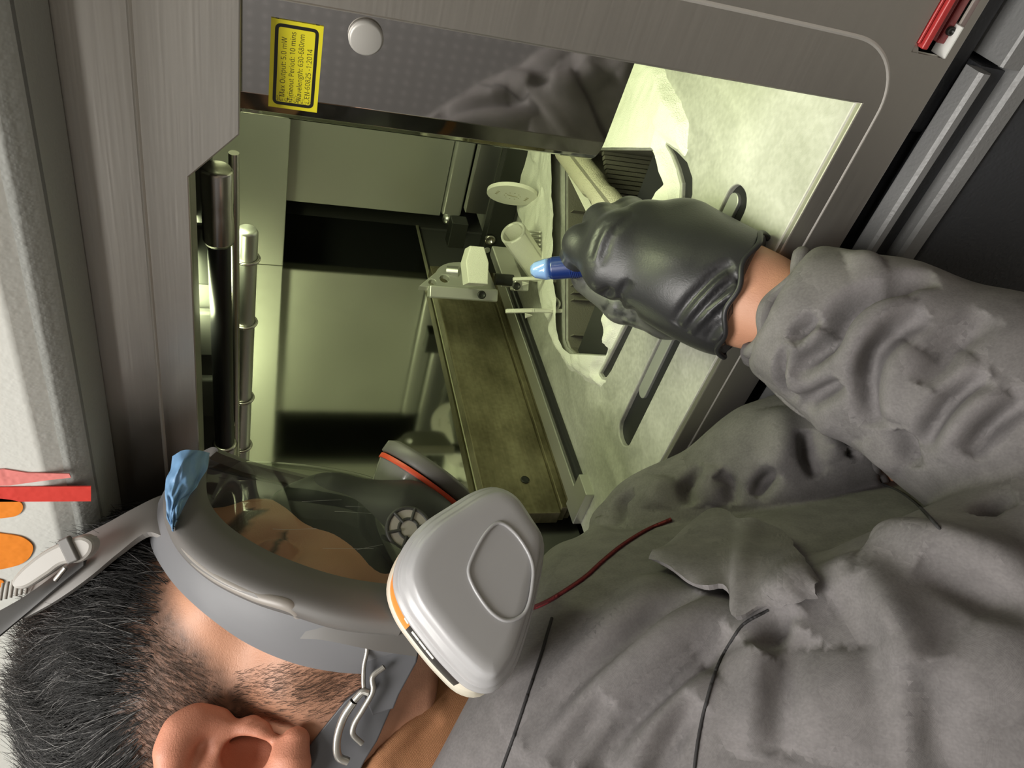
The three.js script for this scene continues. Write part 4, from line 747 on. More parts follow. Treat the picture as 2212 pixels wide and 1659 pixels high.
{
  const hand = handSDF(-0.0065);
  const leftHand = unite([roundCone(P.lw, P.lh, 0.026, 0.027), ...[[0, 0], [1, 0], [2, 0], [3, 0]].flatMap(([i]) => chain([P.lh.clone().addScaledVector(BZ, (i - 1.5) * 0.018), P.lh.clone().addScaledVector(BX, 0.07 - 0.006 * Math.abs(i - 1)).addScaledVector(BZ, (i - 1.5) * 0.021), P.lh.clone().addScaledVector(BX, 0.105 - 0.009 * Math.abs(i - 1)).addScaledVector(BY, 0.02).addScaledVector(BZ, (i - 1.5) * 0.021)], [0.012, 0.010, 0.008])), ...chain([P.lh, P.lh.clone().addScaledVector(BX, 0.02).addScaledVector(BY, -0.035), P.lh.clone().addScaledVector(BX, 0.055).addScaledVector(BY, -0.045)], [0.014, 0.011, 0.009])], 0.008);
  const trunk = unite([roundCone(P.neck, P.chest, 0.055, 0.085), roundCone(P.chest, P.belly, 0.085, 0.085), roundCone(P.neck, P.rs, 0.05, 0.045), roundCone(P.neck, P.ls, 0.05, 0.04),
    ...chain([P.rs, P.re, at(1900, 765, 0.416), HJ.w], [0.038, 0.034, 0.028, 0.0262]), ...chain([P.ls, P.le, P.lm, P.lw], [0.034, 0.026, 0.024, 0.025])], 0.02);
  const hb = boundsOf([H(-0.115, -0.05, 0), H(0.14, 0.15, 0), H(0, 0, 0.09), H(0, 0, -0.09), H(0.1, -0.13, 0)], 0.012);
  const headCut = p => smax(headF(p), plane(at(960, 1650, 0.45), BX)(p), 0.004);
  const eb = boundsOf([at(360, 1540, 0.36), at(360, 1800, 0.36), at(660, 1800, 0.40), at(660, 1540, 0.40), at(360, 1540, 0.40)], 0.010);
  const gb = boundsOf([HJ.w, ...HJ.k, ...HJ.p1, ...HJ.p2, ...HJ.t], 0.035), lb = boundsOf([P.lw, P.lh, P.lh.clone().addScaledVector(BX, 0.12)], 0.06);
  const tb = boundsOf([P.neck, P.chest, P.belly, P.rs, P.re, HJ.w, P.ls, P.le, P.lw], 0.1);
  const nb = boundsOf([H(0, -0.06, 0), at(980, 1650, 0.45)], 0.09); nb.union(hb);
  const arm2 = p => smin(trunk(p), smin(hand(p), leftHand(p), 0.012), 0.01);
  const pieces = [meshSDF(headCut, nb.min, nb.max, 0.0025), meshSDF(earF, eb.min, eb.max, 0.0014), meshSDF(arm2, tb.min, tb.max, 0.008), meshSDF(p => smax(arm2(p), plane(at(1760, 700, 0.43), at(1760, 700, 0.43).sub(at(1652, 655, 0.446)).normalize())(p), 0.002), gb.min, gb.max.clone().add(V(0.04, 0.04, 0.04)), 0.0035), meshSDF(leftHand, lb.min, lb.max, 0.0035)];
  const counts = pieces.map(q => q.index.count), g = merge(pieces);
  const pos = g.getAttribute('position'), col = new Float32Array(pos.count * 3), q = V(0, 0, 0);
  for (let i = 0; i < pos.count; i++) {
    q.fromBufferAttribute(pos, i); const [f, u, s] = toHead(q);
    const n = fbm(q.x * 60, q.y * 60, q.z * 60, 3), fine = noise3(q.x * 500, q.y * 500, q.z * 500);
    let c = skinCol.map((v, k) => v * (1 + [0.08, 0.13, 0.15][k] * n));
    if (i < counts[0]) {
      // shaved beard and cropped side hair: dense hair roots
      const beard = smooth(0.020, 0.0, Math.abs(f - 0.024 + u * 0.10) - 0.008) * smooth(0.018, -0.015, u) * smooth(0.0, 0.012, f) + smooth(-0.055, -0.085, u) * smooth(-0.02, 0.02, f);
      const k = clamp((clamp(beard, 0, 1) * 0.32 + hairAmount(f, u) * 0.80) * (0.9 + 0.25 * fine), 0, 1);
      c = c.map((v, j) => v * (1 - k) + [0.045, 0.031, 0.025][j] * k);
      if (f > 0.05 && Math.abs(s) > 0.008) { const a = Math.abs(s), e = smooth(0.006, 0.002, Math.abs(u - 0.033 + 4 * (a - 0.03) ** 2 * 4) - 0.002 + 0.0018 * fine) * smooth(0.062, 0.05, a); c = c.map((v, j) => v * (1 - 0.9 * e) + 0.015 * e); }        // eyebrow
      const el = Math.abs(Math.abs(s) - 0.031); if (f > 0.07 && el < 0.015) { const e = smooth(0.0022, 0.0008, Math.abs(u - 0.006 - 10 * el * el)); c = c.map((v, j) => v * (1 - 0.9 * e) + 0.012 * e); const sh = smooth(0.016, 0.006, Math.hypot(el, u - 0.008)); c = [c[0] * (1 - 0.15 * sh), c[1] * (1 - 0.28 * sh), c[2] * (1 - 0.22 * sh)]; }   // lashes, darker lids
    } else if (i < counts[0] + counts[1]) c = [c[0] * 1.08, c[1] * 0.88, c[2] * 0.90];      // redder ear
    col.set(c, i * 3);
  }
  g.setAttribute('color', new THREE.BufferAttribute(col, 3));
  part('body', uvFaces(g), PH({ vertexColors: true, roughness: 0.55, bumpMap: scaled(tGrain, 14), bumpScale: 0.00012, sheen: 0.15, sheenRoughness: 0.6 }), person, 'skin of head, neck, forearms and hands', false);
}
function hairEdge(u) { return u > 0.066 ? 0.086 + 0.1 * (u - 0.066) : u > 0.010 ? 0.028 + (u - 0.010) * 1.03 : u > 0.0 ? 0.028 - (0.010 - u) * 4 : u > -0.055 ? -0.022 : -0.3; }
function hairAmount(f, u) { return smooth(-0.004, 0.016, hairEdge(u) - f); }
function hairZone(f, u) {                                 // cropped sides and top, from the hairline in the photograph
  return f < hairEdge(u);
}
// ---- hair: separate strands
{
  const rn = rng(77), strands = { dark: [[], [], []], grey: [[], [], []], short: [[], [], []] };
  const add = (set, root, dir, len, r, nrm, curl) => {
    const [pos, nor, idx] = set, b = pos.length / 3, side = dir.clone().cross(nrm).normalize();
    for (let k = 0; k < 3; k++) {
      const t = k / 2, c = root.clone().addScaledVector(dir, len * t).addScaledVector(nrm, len * curl * t * (1 - t) * 1.6 - len * 0.12 * t * t), rr = r * (1 - 0.75 * t);
      for (let m = 0; m < 3; m++) { const a = m * 2.094, n = side.clone().multiplyScalar(Math.cos(a)).addScaledVector(nrm, Math.sin(a)); pos.push(c.x + n.x * rr, c.y + n.y * rr, c.z + n.z * rr); nor.push(n.x, n.y, n.z); }
    }
    for (let k = 0; k < 2; k++) for (let m = 0; m < 3; m++) { const a = b + k * 3 + m, c = b + k * 3 + (m + 1) % 3; idx.push(a, a + 3, c, c, a + 3, c + 3); }
  };
  const C0 = H(-0.008, 0.056, 0);
  const surf = (f, u, s) => { const d = V(0, 0, 0).addScaledVector(hf, f).addScaledVector(hu, u).addScaledVector(hs, s).normalize(); const k = 1 / Math.sqrt((d.dot(hf) / 0.100) ** 2 + (d.dot(hu) / 0.086) ** 2 + (d.dot(hs) / 0.077) ** 2); return C0.clone().addScaledVector(d, k); };
  for (let i = 0; i < 90000; i++) {
    const z = rn() * 2 - 1, a = rn() * 6.2832, w = Math.sqrt(1 - z * z), p = surf(w * Math.cos(a), z, w * Math.sin(a)), [f, u, s] = toHead(p);
    if (!hairZone(f, u) || s < -0.05) continue;
    const n = gradient(cranium, p), long = u + (rn() - 0.5) * 0.022 > 0.066 - 0.10 * (0.03 - f) * (f < 0.03 ? 1 : 0) * 0.6;
    if (long) {
      const sw = fbm(f * 30, u * 30, s * 30, 2), d = V(0, 0, 0).addScaledVector(hf, -0.15 + 1.5 * sw + (rn() - 0.5) * 0.6).addScaledVector(hu, 0.75 + (rn() - 0.5) * 0.4).addScaledVector(hs, (rn() - 0.5) * 0.6).addScaledVector(n, 0.38); d.addScaledVector(n, -d.dot(n) * 0.55).normalize();
      const grey = rn() < 0.12 + 0.22 * clamp(-f / 0.08, 0, 1);
      add(strands[grey ? 'grey' : 'dark'], p.clone().addScaledVector(n, 0.001), d, 0.010 + rn() * 0.020, 0.00017 + rn() * 0.00014, n, 0.30);
    } else if (rn() < 0.6) {
      const d = V(0, 0, 0).addScaledVector(hf, -0.5 + (rn() - 0.5) * 0.4).addScaledVector(hu, -0.8).addScaledVector(n, 0.15); d.addScaledVector(n, -d.dot(n) * 0.75).normalize();
      add(strands.short, p, d, 0.004 + rn() * 0.006, 0.00007 + rn() * 0.00004, n, 0.2);
    }
  }
  // hairs along the front hairline and the beard
  for (let i = 0; i < 2200; i++) {
    const px = 500 + rn() * 330, py = 1445 + rn() * 150 - (px - 500) * 0.12, t = trace(headF, px, py, 0.3, 0.6); if (!t) continue; if (rn() < Math.abs(py - (1490 - (px - 500) * 0.05)) / 90) continue;
    const n = gradient(headF, t), d = BX.clone().addScaledVector(BY, -0.25 + (rn() - 0.5) * 0.7).addScaledVector(n, 0.1); d.addScaledVector(n, -d.dot(n) * 0.8).normalize(); add(strands.short, t, d, 0.003 + rn() * 0.004, 0.00009, n, 0.2);
  }
  const geo = ([p, n, i]) => { const g = new THREE.BufferGeometry(); g.setAttribute('position', new THREE.Float32BufferAttribute(p, 3)); g.setAttribute('normal', new THREE.Float32BufferAttribute(n, 3)); g.setIndex(i); return g; };
  const hm = (c, r) => S({ color: lin(...c), roughness: r });
  const capF = p => { const [f, u] = toHead(p); return smax(cranium(p) - 0.0030 - 0.0022 * fbm(p.x * 130, p.y * 130, p.z * 130, 2), (0.074 + 0.006 * noise3(p.x * 70, p.y * 70, p.z * 70) - u) * 0.8, 0.004); };
  const cb = boundsOf([H(-0.11, 0.06, 0), H(0.11, 0.155, 0), H(0, 0.1, 0.09), H(0, 0.1, -0.09)], 0.012);
  const hairM = part('hair', meshSDF(p => Math.max(capF(p), toHead(p)[0] - 0.078), cb.min, cb.max, 0.003), hm([0.010, 0.0095, 0.009], 0.55), person, 'short black hair streaked with grey');
  part('dark_strands', geo(strands.dark), hm([0.008, 0.0075, 0.007], 0.6), hairM).userData.kind = 'stuff';
  part('grey_strands', geo(strands.grey), hm([0.20, 0.195, 0.19], 0.5), hairM).userData.kind = 'stuff';
  part('cropped_hair', geo(strands.short), hm([0.075, 0.050, 0.037], 0.6), hairM, 'cropped brown side hair and stubble').userData.kind = 'stuff';
}
// ---- brown shirt at the neck
{
  const f0 = unite(chain([at(760, 1740, 0.455), at(930, 1700, 0.45), at(1180, 1680, 0.455)], [0.066, 0.078, 0.095]), 0.03), cut = plane(at(830, 1560, 0.39), BX.clone().multiplyScalar(-0.72).addScaledVector(BY, -0.62).addScaledVector(BZ, 0.25).normalize());
  const base = p => smax(f0(p), cut(p), 0.006);
  const sf = folded(base, [[[[760, 1659], [840, 1570], [930, 1490]], 0.004, -0.004], [[[800, 1659], [880, 1580], [960, 1510]], 0.005, 0.003], [[[840, 1659], [900, 1600], [950, 1550]], 0.004, -0.003]]);
  const b = boundsOf([at(760, 1740, 0.455), at(1180, 1680, 0.455)], 0.11);
  part('shirt', uvFaces(meshSDF(sf, b.min, b.max, 0.004)), S({ color: lin(0.30, 0.135, 0.06), roughness: 0.9, bumpMap: scaled(tTwill, 20), bumpScale: 0.0003 }), person, 'rust brown shirt collar', false);
}
// ---- black glove on the right hand
{
  const hand = handSDF(0), wristEnd = at(1604, 648, 0.449), ax = at(1652, 655, 0.446).sub(at(1500, 610, 0.462)).normalize();
  const sleeve = unite([roundCone(at(1560, 640, 0.456), at(1645, 655, 0.447), 0.029, 0.0272)], 0.01);
  const base = p => smax(smin(hand(p), sleeve(p), 0.012), plane(wristEnd, ax)(p), 0.003);
  const W2 = (a, r, h) => [a, r, h];
  const gf = folded(base, [
    W2([[1455, 700], [1500, 640], [1550, 588], [1585, 568]], 0.0035, -0.0035), W2([[1480, 715], [1530, 655], [1570, 618], [1598, 596]], 0.0035, -0.0035), W2([[1500, 725], [1545, 680], [1600, 625]], 0.003, -0.003), W2([[1520, 735], [1560, 700], [1595, 665]], 0.003, -0.003), W2([[1470, 705], [1515, 648], [1575, 590]], 0.0035, 0.003), W2([[1490, 720], [1540, 668], [1600, 612]], 0.0035, 0.003), W2([[1545, 740], [1570, 700], [1600, 650]], 0.003, 0.0028), W2([[1560, 745], [1585, 700], [1612, 655]], 0.003, -0.003),
    W2([[1272, 560], [1285, 515], [1308, 478]], 0.003, -0.0013), W2([[1284, 568], [1298, 525], [1320, 486]], 0.003, 0.0008), W2([[1296, 575], [1310, 530], [1332, 486]], 0.003, -0.0010), W2([[1322, 500], [1345, 478], [1372, 462]], 0.003, -0.0012), W2([[1335, 645], [1345, 625], [1360, 605]], 0.003, -0.002),
    W2([[1300, 640], [1320, 625]], 0.003, -0.003), W2([[1325, 665], [1345, 645]], 0.003, -0.003), W2([[1355, 690], [1372, 670]], 0.003, -0.0028),
  ]);
  const b = boundsOf([wristEnd, ...HJ.k, ...HJ.p1, ...HJ.p2, ...HJ.t, at(1580, 740, 0.45), at(1640, 560, 0.45)], 0.04);
  const g = meshSDF(gf, b.min, b.max, 0.0023);
  { const pp = g.getAttribute('position'), cc = new Float32Array(pp.count * 3), q = V(0, 0, 0), th = unite(chain(HJ.t.slice(1), [0.001, 0.001, 0.001]), 0.002); for (let i = 0; i < pp.count; i++) { q.fromBufferAttribute(pp, i); const own = hand(q) , k = clamp(smooth(0.0175, 0.0125, th(q)) * smooth(0.2, 0.55, 0.62 + fbm(q.x * 160, q.y * 160, q.z * 160, 3)), 0, 1) * (own < 1 ? 1 : 0); cc.set([0.020 + 0.06 * k, 0.020 + 0.06 * k, 0.022 + 0.055 * k], i * 3); } g.setAttribute('color', new THREE.BufferAttribute(cc, 3)); }
  const glove = part('glove', uvFaces(g), PH({ vertexColors: true, roughness: 0.42, sheen: 0.35, sheenRoughness: 0.5, sheenColor: lin(0.3, 0.3, 0.32), bumpMap: scaled(tPebble, 30), bumpScale: 0.00005 }), person, 'black nitrile glove with wrinkled cuff', false);
  const e1 = V(0, 1, 0).cross(ax).normalize(), e2 = ax.clone().cross(e1), ring = [];
  for (let i = 0; i < 60; i++) { const a = i / 60 * Math.PI * 2, o = wristEnd.clone().addScaledVector(ax, -0.001), dir = e1.clone().multiplyScalar(Math.cos(a)).addScaledVector(e2, Math.sin(a)); let r = 0.02; for (let k = 0; k < 40; k++) { const d = smin(hand(o.clone().addScaledVector(dir, r)), sleeve(o.clone().addScaledVector(dir, r)), 0.012); r -= d * 0.9; } ring.push(o.addScaledVector(dir, r).addScaledVector(ax, 0.0016 * Math.sin(a * 7))); }
  part('glove_cuff', tube(ring, 0.0017, 160, 8, true), S({ color: lin(0.016, 0.016, 0.018), roughness: 0.45 }), glove, 'rolled black glove cuff');
}
// ---- trousers and shoes down to the floor
{
  const hip = at(2900, 1560, 0.50); const hy = 0.93, hips = V(-0.62, hy, 0.42);
  const tr = unite([roundCone(P.belly, hips, 0.105, 0.12), ...[[-0.09, 0.02], [0.09, -0.02]].flatMap(([dx, dz]) => chain([hips.clone().add(V(dx * 0.7, 0, dz)), V(hips.x + dx, 0.52, hips.z + dz - 0.02), V(hips.x + dx, 0.10, hips.z + dz + 0.02)], [0.095, 0.075, 0.062]))], 0.03);
  void hip;
  const cutTop = plane(P.belly.clone().lerp(hips, 0.35), P.belly.clone().sub(hips).normalize());
  const b = boundsOf([hips, V(hips.x - 0.1, 0.1, hips.z), V(hips.x + 0.1, 0.1, hips.z), P.belly.clone().lerp(hips, 0.5)], 0.14);
  part('trousers', uvFaces(meshSDF(p => smax(tr(p), cutTop(p), 0.01), b.min, b.max, 0.014)), S({ color: lin(0.05, 0.05, 0.055), roughness: 0.9 }), person, 'dark grey work trousers', false);
  for (const [dx, dz] of [[-0.09, 0.02], [0.09, -0.02]]) { const c = V(hips.x + dx, 0.045, hips.z + dz); part('shoe', merge([lathe([[0, 0], [0.05, 0], [0.055, 0.3], [0.05, 1], [0, 1]], c.clone().add(V(0, -0.045, 0.02)), c.clone().add(V(0, 0.08, 0.02)), 20), new RoundedBoxGeometry(0.1, 0.08, 0.25, 4, 0.035).translate(c.x, 0.04, c.z - 0.07)]), S({ color: lin(0.02, 0.02, 0.02), roughness: 0.6 }), person, 'black work shoe'); }
}
// ---- blue penlight held in the glove
{
  const a = at(1300, 570, 0.520), b = at(1190, 580, 0.530), c = at(1148, 584, 0.534);
  const o = thing('penlight', 'blue barrelled penlight with a clear tip held in the black glove', 'penlight', a.clone());
  const L = a.distanceTo(b);
  part('barrel', lathe([[0, 0], [0.0074, 0], [0.0080, 0.05], [0.0080, 0.94], [0.0074, 1], [0, 1]], a, b, 28), PH({ color: lin(0.006, 0.022, 0.13), roughness: 0.32, clearcoat: 0.5 }), o);
  part('clear_tip', lathe([[0, 0], [0.0074, 0], [0.0076, 0.25], [0.0058, 0.8], [0.0036, 1], [0, 1]], b, c, 8), PH({ color: lin(0.35, 0.55, 0.95), roughness: 0.08, metalness: 0.0, transmission: 0.4, thickness: 0, clearcoat: 1 }), o, 'clear pale blue faceted tip');
  const fin = []; for (let i = 0; i < 5; i++) { const p = a.clone().lerp(b, 0.45 + i * 0.035); fin.push(new THREE.TorusGeometry(0.0080, 0.0003, 6, 28).applyQuaternion(new THREE.Quaternion().setFromUnitVectors(EZ, b.clone().sub(a).normalize())).translate(p.x, p.y, p.z)); } part('grip_rings', fin, S({ color: lin(0.01, 0.03, 0.18), roughness: 0.4 }), o); void L;
}

// ================================================================ FULL-FACE RESPIRATOR
{
  const o = thing('respirator', 'grey full-face respirator with clear visor and milky side filter', 'respirator', H(0.1, 0, 0));
  const pc = list => list.map(([x, y, d]) => at(x, y, d));
  const onHead = (x, y, off, fb) => { const t = trace(headF, x, y, 0.25, 0.55); return t ? t.addScaledVector(gradient(headF, t), off) : at(x, y, fb); };
  const gGrey = S({ color: lin(0.125, 0.120, 0.113), roughness: 0.5 }), gRidge = S({ color: lin(0.27, 0.25, 0.225), roughness: 0.42 }), gSeal = S({ color: lin(0.150, 0.153, 0.162), roughness: 0.55 }), gDark = S({ color: lin(0.070, 0.072, 0.080), roughness: 0.5 }), rubber = S({ color: lin(0.018, 0.018, 0.019), roughness: 0.5 });
  const mirrorGeo = g => { const q = g.index ? g.toNonIndexed() : g.clone(), p = q.getAttribute('position'), v = V(0, 0, 0); for (let i = 0; i < p.count; i++) { v.fromBufferAttribute(p, i); const m = mir(v); p.setXYZ(i, m.x, m.y, m.z); } const nn = q.getAttribute('normal'); for (let i = 0; i < nn.count; i++) { v.fromBufferAttribute(nn, i); v.addScaledVector(hs, -2 * v.dot(hs)); nn.setXYZ(i, v.x, v.y, v.z); } for (const k of ['position', 'normal', 'uv']) { const a = q.getAttribute(k); if (!a) continue; const s = a.itemSize; for (let i = 0; i < a.count; i += 3) for (let c = 0; c < s; c++) { const t = a.array[(i + 1) * s + c]; a.array[(i + 1) * s + c] = a.array[(i + 2) * s + c]; a.array[(i + 2) * s + c] = t; } } return q; };
  // curves on the near side, top to bottom
  const S3 = [[436, 1000, 0.428], [428, 1045, 0.415], [436, 1098, 0.402], [475, 1152, 0.390], [555, 1207, 0.381], [650, 1248, 0.376], [745, 1276, 0.374], [850, 1290, 0.374], [930, 1290, 0.378]];
  const S2 = [[388, 1030, 0.422], [380, 1085, 0.405], [388, 1135, 0.392], [415, 1182, 0.381], [472, 1232, 0.372], [560, 1276, 0.365], [640, 1302, 0.362], [730, 1330, 0.361], [860, 1345, 0.364]];
  const S1 = [[352, 1105], [340, 1160], [378, 1238], [450, 1312], [530, 1370], [620, 1412], [700, 1433], [790, 1440], [885, 1425]];
  const c3 = pc(S3), c2 = pc(S2), c1 = (() => { return S1.map(([x, y], i) => at(x, y, [0.420, 0.411, 0.393, 0.380, 0.3765, 0.3745, 0.3755, 0.380, 0.386][i])); })();
  const mid = (a, b, k, off) => a.map((p, i) => p.clone().lerp(b[i], k).addScaledVector(hs, off));
  const frameG = sheet(loftCurves([c3.map(p => p.clone().addScaledVector(hs, -0.002)), mid(c3, c2, 0.15, 0.004), mid(c3, c2, 0.85, 0.004), c2], 90, 18), 0.006);
  const frame = part('visor_frame', merge([frameG, mirrorGeo(frameG)]), gGrey, o, 'grey rigid visor frame');
  part('frame_ridge', merge([tube(c2.slice(0, 7).concat(pc([[655, 1325, 0.372], [668, 1362, 0.375]])).map(p => p.clone().addScaledVector(hs, 0.0045)), 0.0032, 120, 12)]), gRidge, frame, 'pale raised rim of the frame');
  const sealG = sheet(loftCurves([c2.map(p => p.clone().addScaledVector(hs, -0.003)), mid(c2, c1, 0.35, 0.0005), mid(c2, c1, 0.75, 0.001), c1], 90, 16), 0.004);
  part('face_seal', merge([sealG, mirrorGeo(sealG)]), gSeal, o, 'soft grey rubber face seal');
  // lens
  const prof = pc([[442, 985, 0.452], [505, 1000, 0.455], [600, 1008, 0.457], [700, 1022, 0.458], [790, 1045, 0.458], [870, 1085, 0.458], [935, 1140, 0.457]]);
  const n = 40, m = 33, near = curveThrough(c3.map(p => p.clone().addScaledVector(hs, -0.001)), n), top = curveThrough(prof, n), grid = [];
  for (let i = 0; i < n; i++) { const N = near[i], F = mir(N), C = N.clone().add(F).multiplyScalar(0.5), row = []; for (let j = 0; j < m; j++) { const a = j / (m - 1) * 2 - 1; row.push(N.clone().lerp(F, (1 - Math.cos((a + 1) * Math.PI / 2)) / 2).addScaledVector(top[i].clone().sub(C), 1 - Math.pow(Math.abs(Math.cos((a + 1) * Math.PI / 2)), 2.4))); } grid.push(row); }
  const lg = sheet(grid, 0.0); const keep = lg.getAttribute('position').count; void keep;
  const lens = (() => { const R = n, Cc = m, pos = [], idx = []; grid.forEach(r => r.forEach(p => pos.push(p.x, p.y, p.z))); for (let i = 0; i < R - 1; i++) for (let j = 0; j < Cc - 1; j++) idx.push(i * Cc + j, (i + 1) * Cc + j, i * Cc + j + 1, i * Cc + j + 1, (i + 1) * Cc + j, (i + 1) * Cc + j + 1); const g = new THREE.BufferGeometry(); g.setAttribute('position', new THREE.Float32BufferAttribute(pos, 3)); g.setIndex(idx); g.computeVertexNormals(); return g; })();
  part('visor_lens', lens, PH({ color: lin(0.86, 0.88, 0.86), roughness: 0.03, transmission: 1, thickness: 0, ior: 1.5 }), o, 'clear curved visor lens');
  part('lens_gasket', tube(near.map(p => p.clone().addScaledVector(hs, 0.002)), 0.0016, 100, 8), rubber, frame, 'thin black gasket round the lens');
  // fine scratches on the lens
  const rn = rng(12), sc = []; for (let i = 0; i < 6; i++) { const r0 = Math.floor(14 + rn() * 16), q0 = 6 + Math.floor(rn() * 8), L = 4 + Math.floor(rn() * 4), pts = []; for (let k = 0; k < L; k++) pts.push(grid[Math.min(n - 1, r0 + k)][q0].clone().lerp(grid[Math.min(n - 1, r0 + k)][q0 + 2], k / L)); sc.push(tube(pts, 0.00007, 16, 4)); }
  part('lens_scratches', sc, S({ color: lin(0.6, 0.6, 0.58), roughness: 0.8 }), o);
  // nose cup inside
  const cupF = unite([roundCone(at(640, 1096, 0.455), at(720, 1100, 0.455), 0.008, 0.016), roundCone(at(608, 1120, 0.452), at(690, 1122, 0.455), 0.008, 0.020), roundCone(at(690, 1126, 0.455), at(860, 1166, 0.455), 0.021, 0.033), roundCone(at(860, 1172, 0.455), at(960, 1220, 0.455), 0.030, 0.028), roundCone(at(690, 1165, 0.44), at(810, 1245, 0.425), 0.008, 0.018)], 0.02);
  const cb = boundsOf([at(612, 1122, 0.45), at(960, 1220, 0.455), at(800, 1240, 0.43)], 0.06);
  const cup = part('nose_cup', meshSDF(cupF, cb.min, cb.max, 0.003), rubber, o, 'black rubber nose cup behind the visor');
  const vt = trace(cupF, 880, 1146) || at(880, 1146, 0.412), vn = gradient(cupF, vt), v1 = BX.clone().addScaledVector(vn, -BX.dot(vn)).normalize(), v2 = vn.clone().cross(v1);
  const vc = vt.clone().addScaledVector(vn, 0.003), torus = (R, r) => basisGeo(new THREE.TorusGeometry(R, r, 8, 32), vc, v1, v2, vn);
  const valve = part('inhalation_valve', basisGeo(new THREE.CylinderGeometry(0.0115, 0.0115, 0.002, 32).rotateX(Math.PI / 2), vc.clone().addScaledVector(vn, -0.0005), v1, v2, vn), S({ color: lin(0.42, 0.40, 0.34), roughness: 0.6 }), cup, 'pale round valve with dark spokes');
  void valve;
  part('valve_grid', [torus(0.0118, 0.0013), torus(0.0055, 0.0011), ...[0, 1, 2, 3, 4, 5].map(i => { const a = i * Math.PI / 3 + 0.3, d = v1.clone().multiplyScalar(Math.cos(a)).addScaledVector(v2, Math.sin(a)); return rod(vc.clone().addScaledVector(d, 0.0045).addScaledVector(vn, 0.0008), vc.clone().addScaledVector(d, 0.0118).addScaledVector(vn, 0.0008), 0.0009, 0.0009, 8); })], S({ color: lin(0.05, 0.052, 0.045), roughness: 0.5 }), cup);
  // lower frame piece leading to the filter
  const low = pc([[705, 1308, 0.372], [760, 1318, 0.371], [830, 1332, 0.371], [900, 1350, 0.374]]), low2 = pc([[664, 1366, 0.372], [712, 1370, 0.370], [790, 1385, 0.369], [900, 1400, 0.374]]);
  part('cheek_piece', sheet(loftCurves([low.map(p => p.addScaledVector(hs, 0.004)), low2.map(p => p.addScaledVector(hs, 0.0035))], 20, 5), 0.006), gGrey, frame);
  part('frame_clip', [rod(at(652, 1338, 0.367), at(664, 1364, 0.368), 0.0019), rod(at(705, 1362, 0.3665), at(716, 1366, 0.3665), 0.0018), rod(at(735, 1350, 0.3665), at(738, 1356, 0.3665), 0.0014)], M.chrome, frame, 'small bright clips');
  // ---- near filter cartridge: rounded trapezoid shell
  const cn = AX_F.clone().multiplyScalar(-1.0).addScaledVector(BX, 0.34).addScaledVector(BY, -0.52).normalize(), cO = at(1025, 1262, 0.338);
  const cxv = BX.clone().addScaledVector(cn, -BX.dot(cn)).normalize(), cyv = cn.clone().cross(cxv).normalize();
  const onC = (px, py, h = 0) => { const r = ray(px, py), q = cO.clone().addScaledVector(cn, h), t = q.clone().sub(CAM).dot(cn) / r.dot(cn), p = CAM.clone().addScaledVector(r, t).sub(cO); return [p.dot(cxv), p.dot(cyv)]; };
  const outPx = [[1088, 1040], [1125, 1058], [1160, 1105], [1186, 1150], [1186, 1195], [1170, 1280], [1146, 1370], [1118, 1440], [1078, 1480], [1035, 1474], [985, 1430], [930, 1365], [885, 1300], [868, 1240], [884, 1180], [925, 1125], [990, 1080], [1050, 1046]];
  const raw = new THREE.CatmullRomCurve3(outPx.map(p => { const q = onC(...p); return V(q[0], q[1], 0); }), true, 'centripetal').getSpacedPoints(95); raw.pop && raw.length > 95 && raw.pop();
  const cen = raw.reduce((a, p) => a.add(p), V(0, 0, 0)).multiplyScalar(1 / raw.length), NN = raw.length;
  const inset = d => raw.map((p, i) => { const a = raw[(i + NN - 1) % NN], b = raw[(i + 1) % NN], t = b.clone().sub(a).normalize(), nn = V(-t.y, t.x, 0); if (nn.dot(cen.clone().sub(p)) < 0) nn.negate(); return p.clone().addScaledVector(nn, d); });
  const ringLoft = (levels, capTop, capBottom) => { const rows = levels.map(([d, h, s = 1]) => inset(d).map(p => { const q = cen.clone().lerp(p, s); return cO.clone().addScaledVector(cxv, q.x).addScaledVector(cyv, q.y).addScaledVector(cn, h); })); const pos = [], idx = []; rows.forEach(r => r.forEach(p => pos.push(p.x, p.y, p.z))); for (let i = 0; i < rows.length - 1; i++) for (let j = 0; j < NN; j++) { const a = i * NN + j, b = i * NN + (j + 1) % NN; idx.push(a, b, a + NN, b, b + NN, a + NN); }
    for (const [flag, lv, flip] of [[capTop, rows.length - 1, false], [capBottom, 0, true]]) if (flag) { const c = rows[lv].reduce((a, p) => a.add(p), V(0, 0, 0)).multiplyScalar(1 / NN), k = pos.length / 3; pos.push(c.x, c.y, c.z); for (let j = 0; j < NN; j++) { const a = lv * NN + j, b = lv * NN + (j + 1) % NN; if (flip) idx.push(b, a, k); else idx.push(a, b, k); } }
    const g = new THREE.BufferGeometry(); g.setAttribute('position', new THREE.Float32BufferAttribute(pos, 3)); g.setIndex(idx); g.computeVertexNormals(); return g; };
  const milky = PH({ color: lin(0.43, 0.43, 0.44), roughness: 0.36, transmission: 0.12, thickness: 0, clearcoat: 0.35, clearcoatRoughness: 0.3 });
  const filter = part('filter_cover', ringLoft([[-0.0012, -0.0150], [-0.0018, -0.0138], [-0.0014, -0.0125], [0.0000, -0.0118], [0.0001, -0.0114], [0.0003, -0.0085], [0.0012, -0.0068], [0.0024, -0.0058], [0.0033, -0.0045], [0.0040, -0.0020], [0.0056, -0.0006], [0.0085, 0.0], [0.0085, 0.0001, 0.92], [0.0085, 0.0001, 0.6]], true, false), milky, o, 'milky translucent rounded filter cover');
